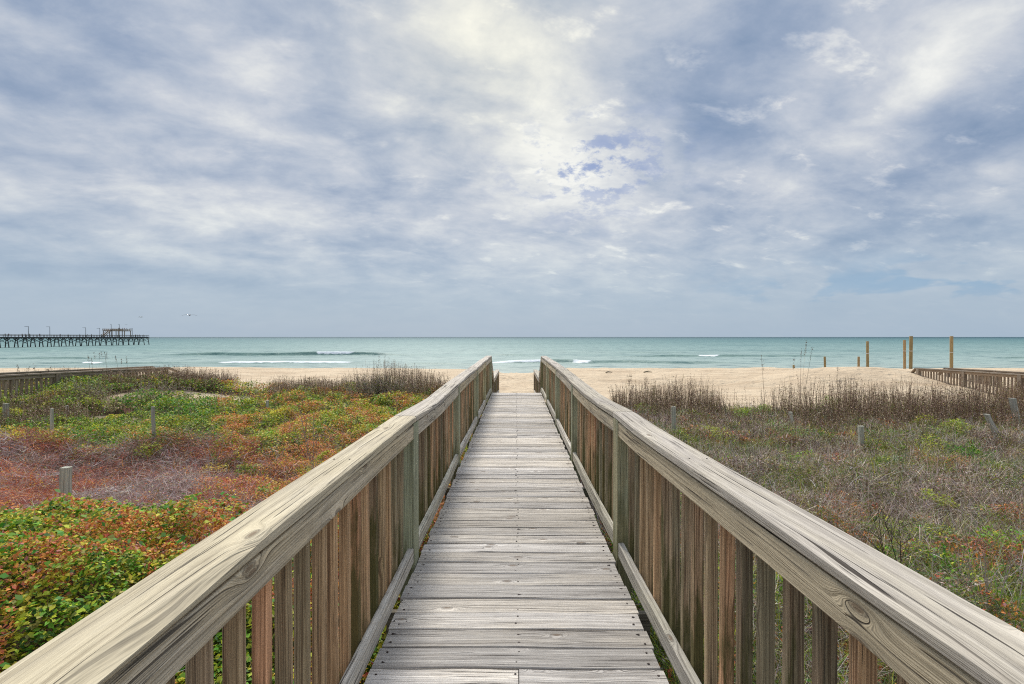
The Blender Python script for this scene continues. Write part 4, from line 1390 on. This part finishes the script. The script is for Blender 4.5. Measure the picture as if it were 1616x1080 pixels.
# low bushes that break up the cover
for (side, dens, cols, ws) in ((-1, 1.1, [G1, G2, DG, YE, OR], [3, 4, 2, 1, 1.2]), (1, 0.45, [G1, G2, OL, TG, OR], [2.5, 3, 2, 1, 0.8])):
    x, y = wedge(3.2, 13.5, side, dens)
    ok = (sand_patch(x, y) < 0.2) & (RNG.random(len(x)) < np.where((y > 4.8) & (y < 8) & (pxy(x, y) < 330), 0.25, 1))
    x, y = x[ok], y[ok]
    n = len(x); nl3 = 260
    rr = np.repeat(RNG.uniform(0.10, 0.26, n), nl3)
    dv = RNG.normal(0, 1, (n * nl3, 3)); dv /= np.linalg.norm(dv, axis=1, keepdims=True)
    dv *= (RNG.random((n * nl3, 1)) ** 0.4)
    bx = np.repeat(x, nl3) + dv[:, 0] * rr * 1.3; by = np.repeat(y, nl3) + dv[:, 1] * rr * 1.3
    bz = ground(bx, by) + canopy(bx, by) * 0.75 + np.abs(dv[:, 2]) * rr * 0.9
    base = pal(cols, ws, n * nl3) * 0.5 + np.repeat(pal(cols, ws, n), nl3, axis=0) * 0.6
    (leafy if side < 0 else grn).leaves(np.stack([bx, by, bz], 1), (0.026 + 0.0016 * by) * RNG.uniform(0.6, 1.3, n * nl3), base, 0.9, 0.6)

tag(leafy.build('creeper', M_leaf), 'leafy creeper ground cover in green, yellow and rust left of the boardwalk', 'ground cover', kind='stuff')
tag(scrub.build('twiggy_scrub', M_dry), 'tangle of reddish and grey bare twigs left of the boardwalk', 'scrub', kind='stuff')
tag(dryw.build('dry_grass', M_dry), 'tangled dry grey brown grass right of the boardwalk', 'grass', kind='stuff')
tag(grn.build('dune_weeds', M_leaf), 'small leaved dune weeds in grey, green and rust right of the boardwalk', 'weeds', kind='stuff')
tag(stalk.build('dry_weed_stalks', M_dry), 'tall dark dry weed stalks along the edge of the bare sand', 'weeds', kind='stuff')


# ------------------------------------------------------------------ single plants
def plant_at(pxc, pbase, Y):
    x = (pxc - 815) / 798 * Y
    return np.array([x, Y, float(ground(x, Y))])


def seaoats(pxc, Y, ptop, count, label, spread=0.15, lean=0.05, group=None):
    b = plant_at(pxc, 0, Y)
    H = 1.42 + (532 - ptop) / 798 * Y - b[2]
    root = empty('sea_oats', tuple(b)); tag(root, label, 'plant', group)
    c1 = Cloud(); c2 = Cloud()
    P0 = b + RNG.normal(0, 1, (count, 3)) * np.array([spread, spread, 0]) * 0.5
    D = np.stack([RNG.normal(lean, 0.06, count), RNG.normal(0, 0.08, count), np.ones(count)], 1)
    Hs = H * RNG.uniform(0.75, 1.02, count)
    tip = c1.strands(P0, D, Hs, np.full(count, 0.011), pal([BR, TN, (0.2, 0.18, 0.12)], [2, 1, 3], count), 5, 0.0, 0.03)
    nb = count * 9
    idx = RNG.integers(0, count, nb)
    c1.strands(P0[idx], np.stack([RNG.normal(0, 0.35, nb), RNG.normal(0, 0.35, nb), np.ones(nb)], 1), H * RNG.uniform(0.25, 0.5, nb), np.full(nb, 0.009), pal([OL, TN, TG], [2, 2, 1], nb), 4, 0.9, 0.1)
    for k in range(18):
        t = RNG.uniform(0.80, 1.0, count)
        c2.leaves(P0 + (tip - P0) * t[:, None] + RNG.normal(0, 0.012, (count, 3)), np.full(count, 0.04), pal([(0.2, 0.17, 0.12), BR], [1, 1], count), 1.3, 0.35)
    c1.build('stem', M_dry, root, None).location = tuple(-b)
    c2.build('seed_head', M_dry, root, None).location = tuple(-b)
    return root


seaoats(1257, 12.4, 536, 5, 'tallest sea oats clump rising above the horizon line, left of the beach piles', 0.12, 0.035)
seaoats(1318, 13.0, 577, 2, 'single bent sea oats stem between two short beach piles', 0.1, 0.06)
seaoats(1205, 13.2, 553, 2, 'thin sea oats stem standing left of the tallest clump', 0.06, 0.0)
seaoats(152, 14.6, 548, 6, 'tall thin sea oats clump in front of the left dune walkway', 0.4, -0.10)
seaoats(180, 14.8, 552, 4, 'smaller sea oats clump just right of the tall one by the left walkway', 0.35, -0.10)
seaoats(60, 13.4, 572, 5, 'low sea oats clump by the left walkway near the picture edge', 0.5, -0.03)
seaoats(18, 13.2, 574, 4, 'sea oats clump at the left picture edge over the walkway cap', 0.4, -0.02)
seaoats(598, 15.6, 557, 2, 'long bare stem sticking out of the dark shrub by the sand', 0.1, 0.0)
seaoats(693, 15.2, 583, 3, 'thin dark stem standing close to the left railing of the boardwalk', 0.1, 0.1)


def shrub(pxc, Y, ptop, rad, label, cols, ws, nl_=5200, name='shrub', twig=(BR, GY), leafs=0.028, nst=170):
    b = plant_at(pxc, 0, Y)
    H = 1.42 + (532 - ptop) / 798 * Y - b[2]
    root = empty(name, tuple(b)); tag(root, label, 'shrub')
    c1 = Cloud(); c2 = Cloud()
    az = RNG.uniform(0, 6.283, nst); el = RNG.uniform(0.7, 1.5, nst)
    D = np.stack([np.cos(az) * np.cos(el), np.sin(az) * np.cos(el), np.sin(el)], 1)
    hs = H * RNG.uniform(0.6, 1.0, nst) * (0.75 + 0.25 * np.sin(el))
    P0 = np.repeat(b[None], nst, 0) + RNG.normal(0, rad * 0.30, (nst, 3)) * np.array([1, 0.7, 0])
    P0[:, 2] = ground(P0[:, 0], P0[:, 1])
    wd_ = 0.010
    tip = c1.strands(P0, D, hs, np.full(nst, wd_), pal(twig, [1] * len(twig), nst), 4, 0.0, 0.12)
    idx = RNG.integers(0, nst, nl_)
    t = RNG.uniform(0.30, 1.02, nl_)[:, None]
    Pc = P0[idx] + (tip - P0)[idx] * t + RNG.normal(0, 1, (nl_, 3)) * 0.06 * (1.15 - t)
    c2.leaves(Pc, leafs * RNG.uniform(0.5, 1.3, nl_), pal(cols, ws, nl_), 1.0, 0.5)
    c1.build('twig', M_dry, root).location = tuple(-b)
    c2.build('foliage', M_leaf, root).location = tuple(-b)
    return root


shrub(603, 14.8, 588, 1.35, 'large dark upright shrub standing against the sand left of the boardwalk', [BR, (0.09, 0.08, 0.05), OL, G3, GY], [3, 3, 1.5, 1.5, 1.6], 16000, nst=420, leafs=0.034)
shrub(128, 13.0, 598, 1.1, 'dark bushy shrub in front of the left dune walkway', [BR, OL, G3, GY], [2, 2, 2, 2], 5200)
shrub(245, 14.0, 596, 1.3, 'grey brown bush at the sand edge left of the dark shrub row', [BR, OL, GY, G3], [2, 1.5, 3, 1], 5200)
shrub(1550, 12.6, 634, 1.2, 'dark twiggy shrub at the foot of the right dune walkway', [BR, G3, OL, GY], [4, 1, 1, 1.5], 5000)
shrub(1255, 7.0, 727, 0.28, 'yellow green leafy shrub standing up out of the dry grey weeds', [G2, YE, G1, OL], [4, 1.3, 3, 1], 1300, leafs=0.03, nst=40)
shrub(1500, 3.95, 858, 0.26, 'bright green leafy plant in the field near the right railing', [G1, DG, G2], [3, 2, 2], 1700, leafs=0.032, nst=50)
shrub(1525, 8.4, 690, 0.35, 'deep green leafy shrub beside the leaning pale stake', [DG, G1, G3], [3, 3, 1], 1200, leafs=0.035, nst=40)
shrub(1095, 7.2, 716, 0.3, 'small green shrub close behind the right railing of the boardwalk', [G1, OL, G2], [3, 2, 1], 900, leafs=0.03, nst=40)

# broad strap leaved plant in the near mound on the left
b = plant_at(62, 0, 3.95)
root = empty('strap_leaved_plant', tuple(b)); tag(root, 'deep green plant with broad strap leaves in the near leafy mound', 'plant')
zt = 1.42 + (532 - 832) / 798 * 3.95
for k in range(11):
    cl = Cloud()
    hgt = (zt - b[2]) * random.uniform(0.75, 1.0)
    dx_ = random.uniform(-0.55, 0.75); dy_ = random.uniform(-0.25, 0.15)
    pts = [Vector((dx_ * hgt * t * t + (k - 5) * 0.016, dy_ * hgt * t, hgt * (t - 0.12 * t * t))) for t in [i / 8 for i in range(9)]]
    for i in range(8):
        w0 = 0.030 * math.sin(math.pi * (0.12 + 0.86 * i / 8)); w1 = 0.030 * math.sin(math.pi * (0.12 + 0.86 * (i + 1) / 8))
        s1_ = Vector((0.9, 0.3 * math.sin(k), 0.15))
        a_, c_ = pts[i], pts[i + 1]
        fold = Vector((0, 0.012, 0))
        cl.quads(np.array([[a_ - s1_ * w0 - fold, a_, c_, c_ - s1_ * w1 - fold], [a_, a_ + s1_ * w0 - fold, c_ + s1_ * w1 - fold, c_]]), np.array([[0.02, 0.10, 0.022]] * 2) * random.uniform(0.8, 1.3))
    cl.build('leaf', M_leaf, root)

# bare branching twigs near the right railing
def bare(pxc, Y, ptop, label, col, n_main=4, thick=0.006, lean=(-0.3, 0.2)):
    b = plant_at(pxc, 0, Y)
    root = empty('bare_twig_shrub', tuple(b)); tag(root, label, 'shrub')
    H = 1.42 + (532 - ptop) / 798 * Y - b[2]
    mt = flat('twig_bark_' + str(len(bpy.data.materials)), col)
    for k in range(n_main):
        mb_ = MB()
        ln = random.uniform(*lean)
        pts = [(ln * H * t + 0.01 * math.sin(7 * t + k), 0.05 * math.sin(k * 2 + 3 * t), H * t * random.uniform(0.97, 1.0)) for t in [i / 7 for i in range(8)]]
        mb_.tube(pts, [thick * (1 - 0.8 * i / 7) for i in range(8)], 5)
        for q in range(7):
            i = random.randint(2, 6); a_ = Vector(pts[i])
            d = Vector((random.uniform(-1, 1), random.uniform(-0.5, 0.5), random.uniform(0.3, 1.1))).normalized() * H * random.uniform(0.12, 0.3)
            mb_.tube([a_, a_ + d * 0.5 + Vector((0, 0, 0.01)), a_ + d], [thick * 0.45, thick * 0.35, thick * 0.12], 4)
        mb_.obj('branch', mt, root)
    return root


bare(1437, 3.55, 795, 'dark bare branching twigs close behind the right railing', (0.07, 0.045, 0.04), 4, 0.005, (-0.45, -0.05))
bare(1572, 3.3, 868, 'pale dead twigs in grass at the right edge of the picture', (0.42, 0.36, 0.31), 5, 0.006, (-0.35, 0.3))
bare(500, 6.4, 640, 'pale bare twig rising from the rusty leaves beside the left railing', (0.36, 0.30, 0.24), 3, 0.006, (-0.25, 0.05))
bare(335, 7.4, 690, 'pale bare twig in the middle of the reddish scrub', (0.42, 0.34, 0.32), 3, 0.006, (-0.3, 0.3))

# driftwood and litter on the sand
for (pxc, pyc, Y, L, lb) in ((961, 588, 27, 0.35, 'small dark drift stick on the sand crest right of the boardwalk, left of two'), (1022, 587, 27.5, 0.45, 'small dark drift stick on the sand crest, right of two')):
    x0 = (pxc - 815) / 798 * Y
    mb = MB()
    mb.tube([(-L / 2, 0, 0.03), (-L * 0.1, 0.05, 0.06), (L / 2, -0.02, 0.04)], [0.03, 0.035, 0.015], 7)
    o = mb.obj('drift_stick', M_under, None, (x0, Y, float(ground(x0, Y)) + 0.01), True)
    tag(o, lb, 'driftwood')
b_list = [(993, 608, 21.0, 'sparse dead weed on open sand right of the boardwalk, left of two'), (1018, 612, 20.0, 'sparse dead weed on open sand, right of two')]
for (pxc, pyc, Y, lb) in b_list:
    bare(pxc, Y, pyc - 18, lb, (0.13, 0.10, 0.07), 5, 0.006, (-0.35, 0.35))
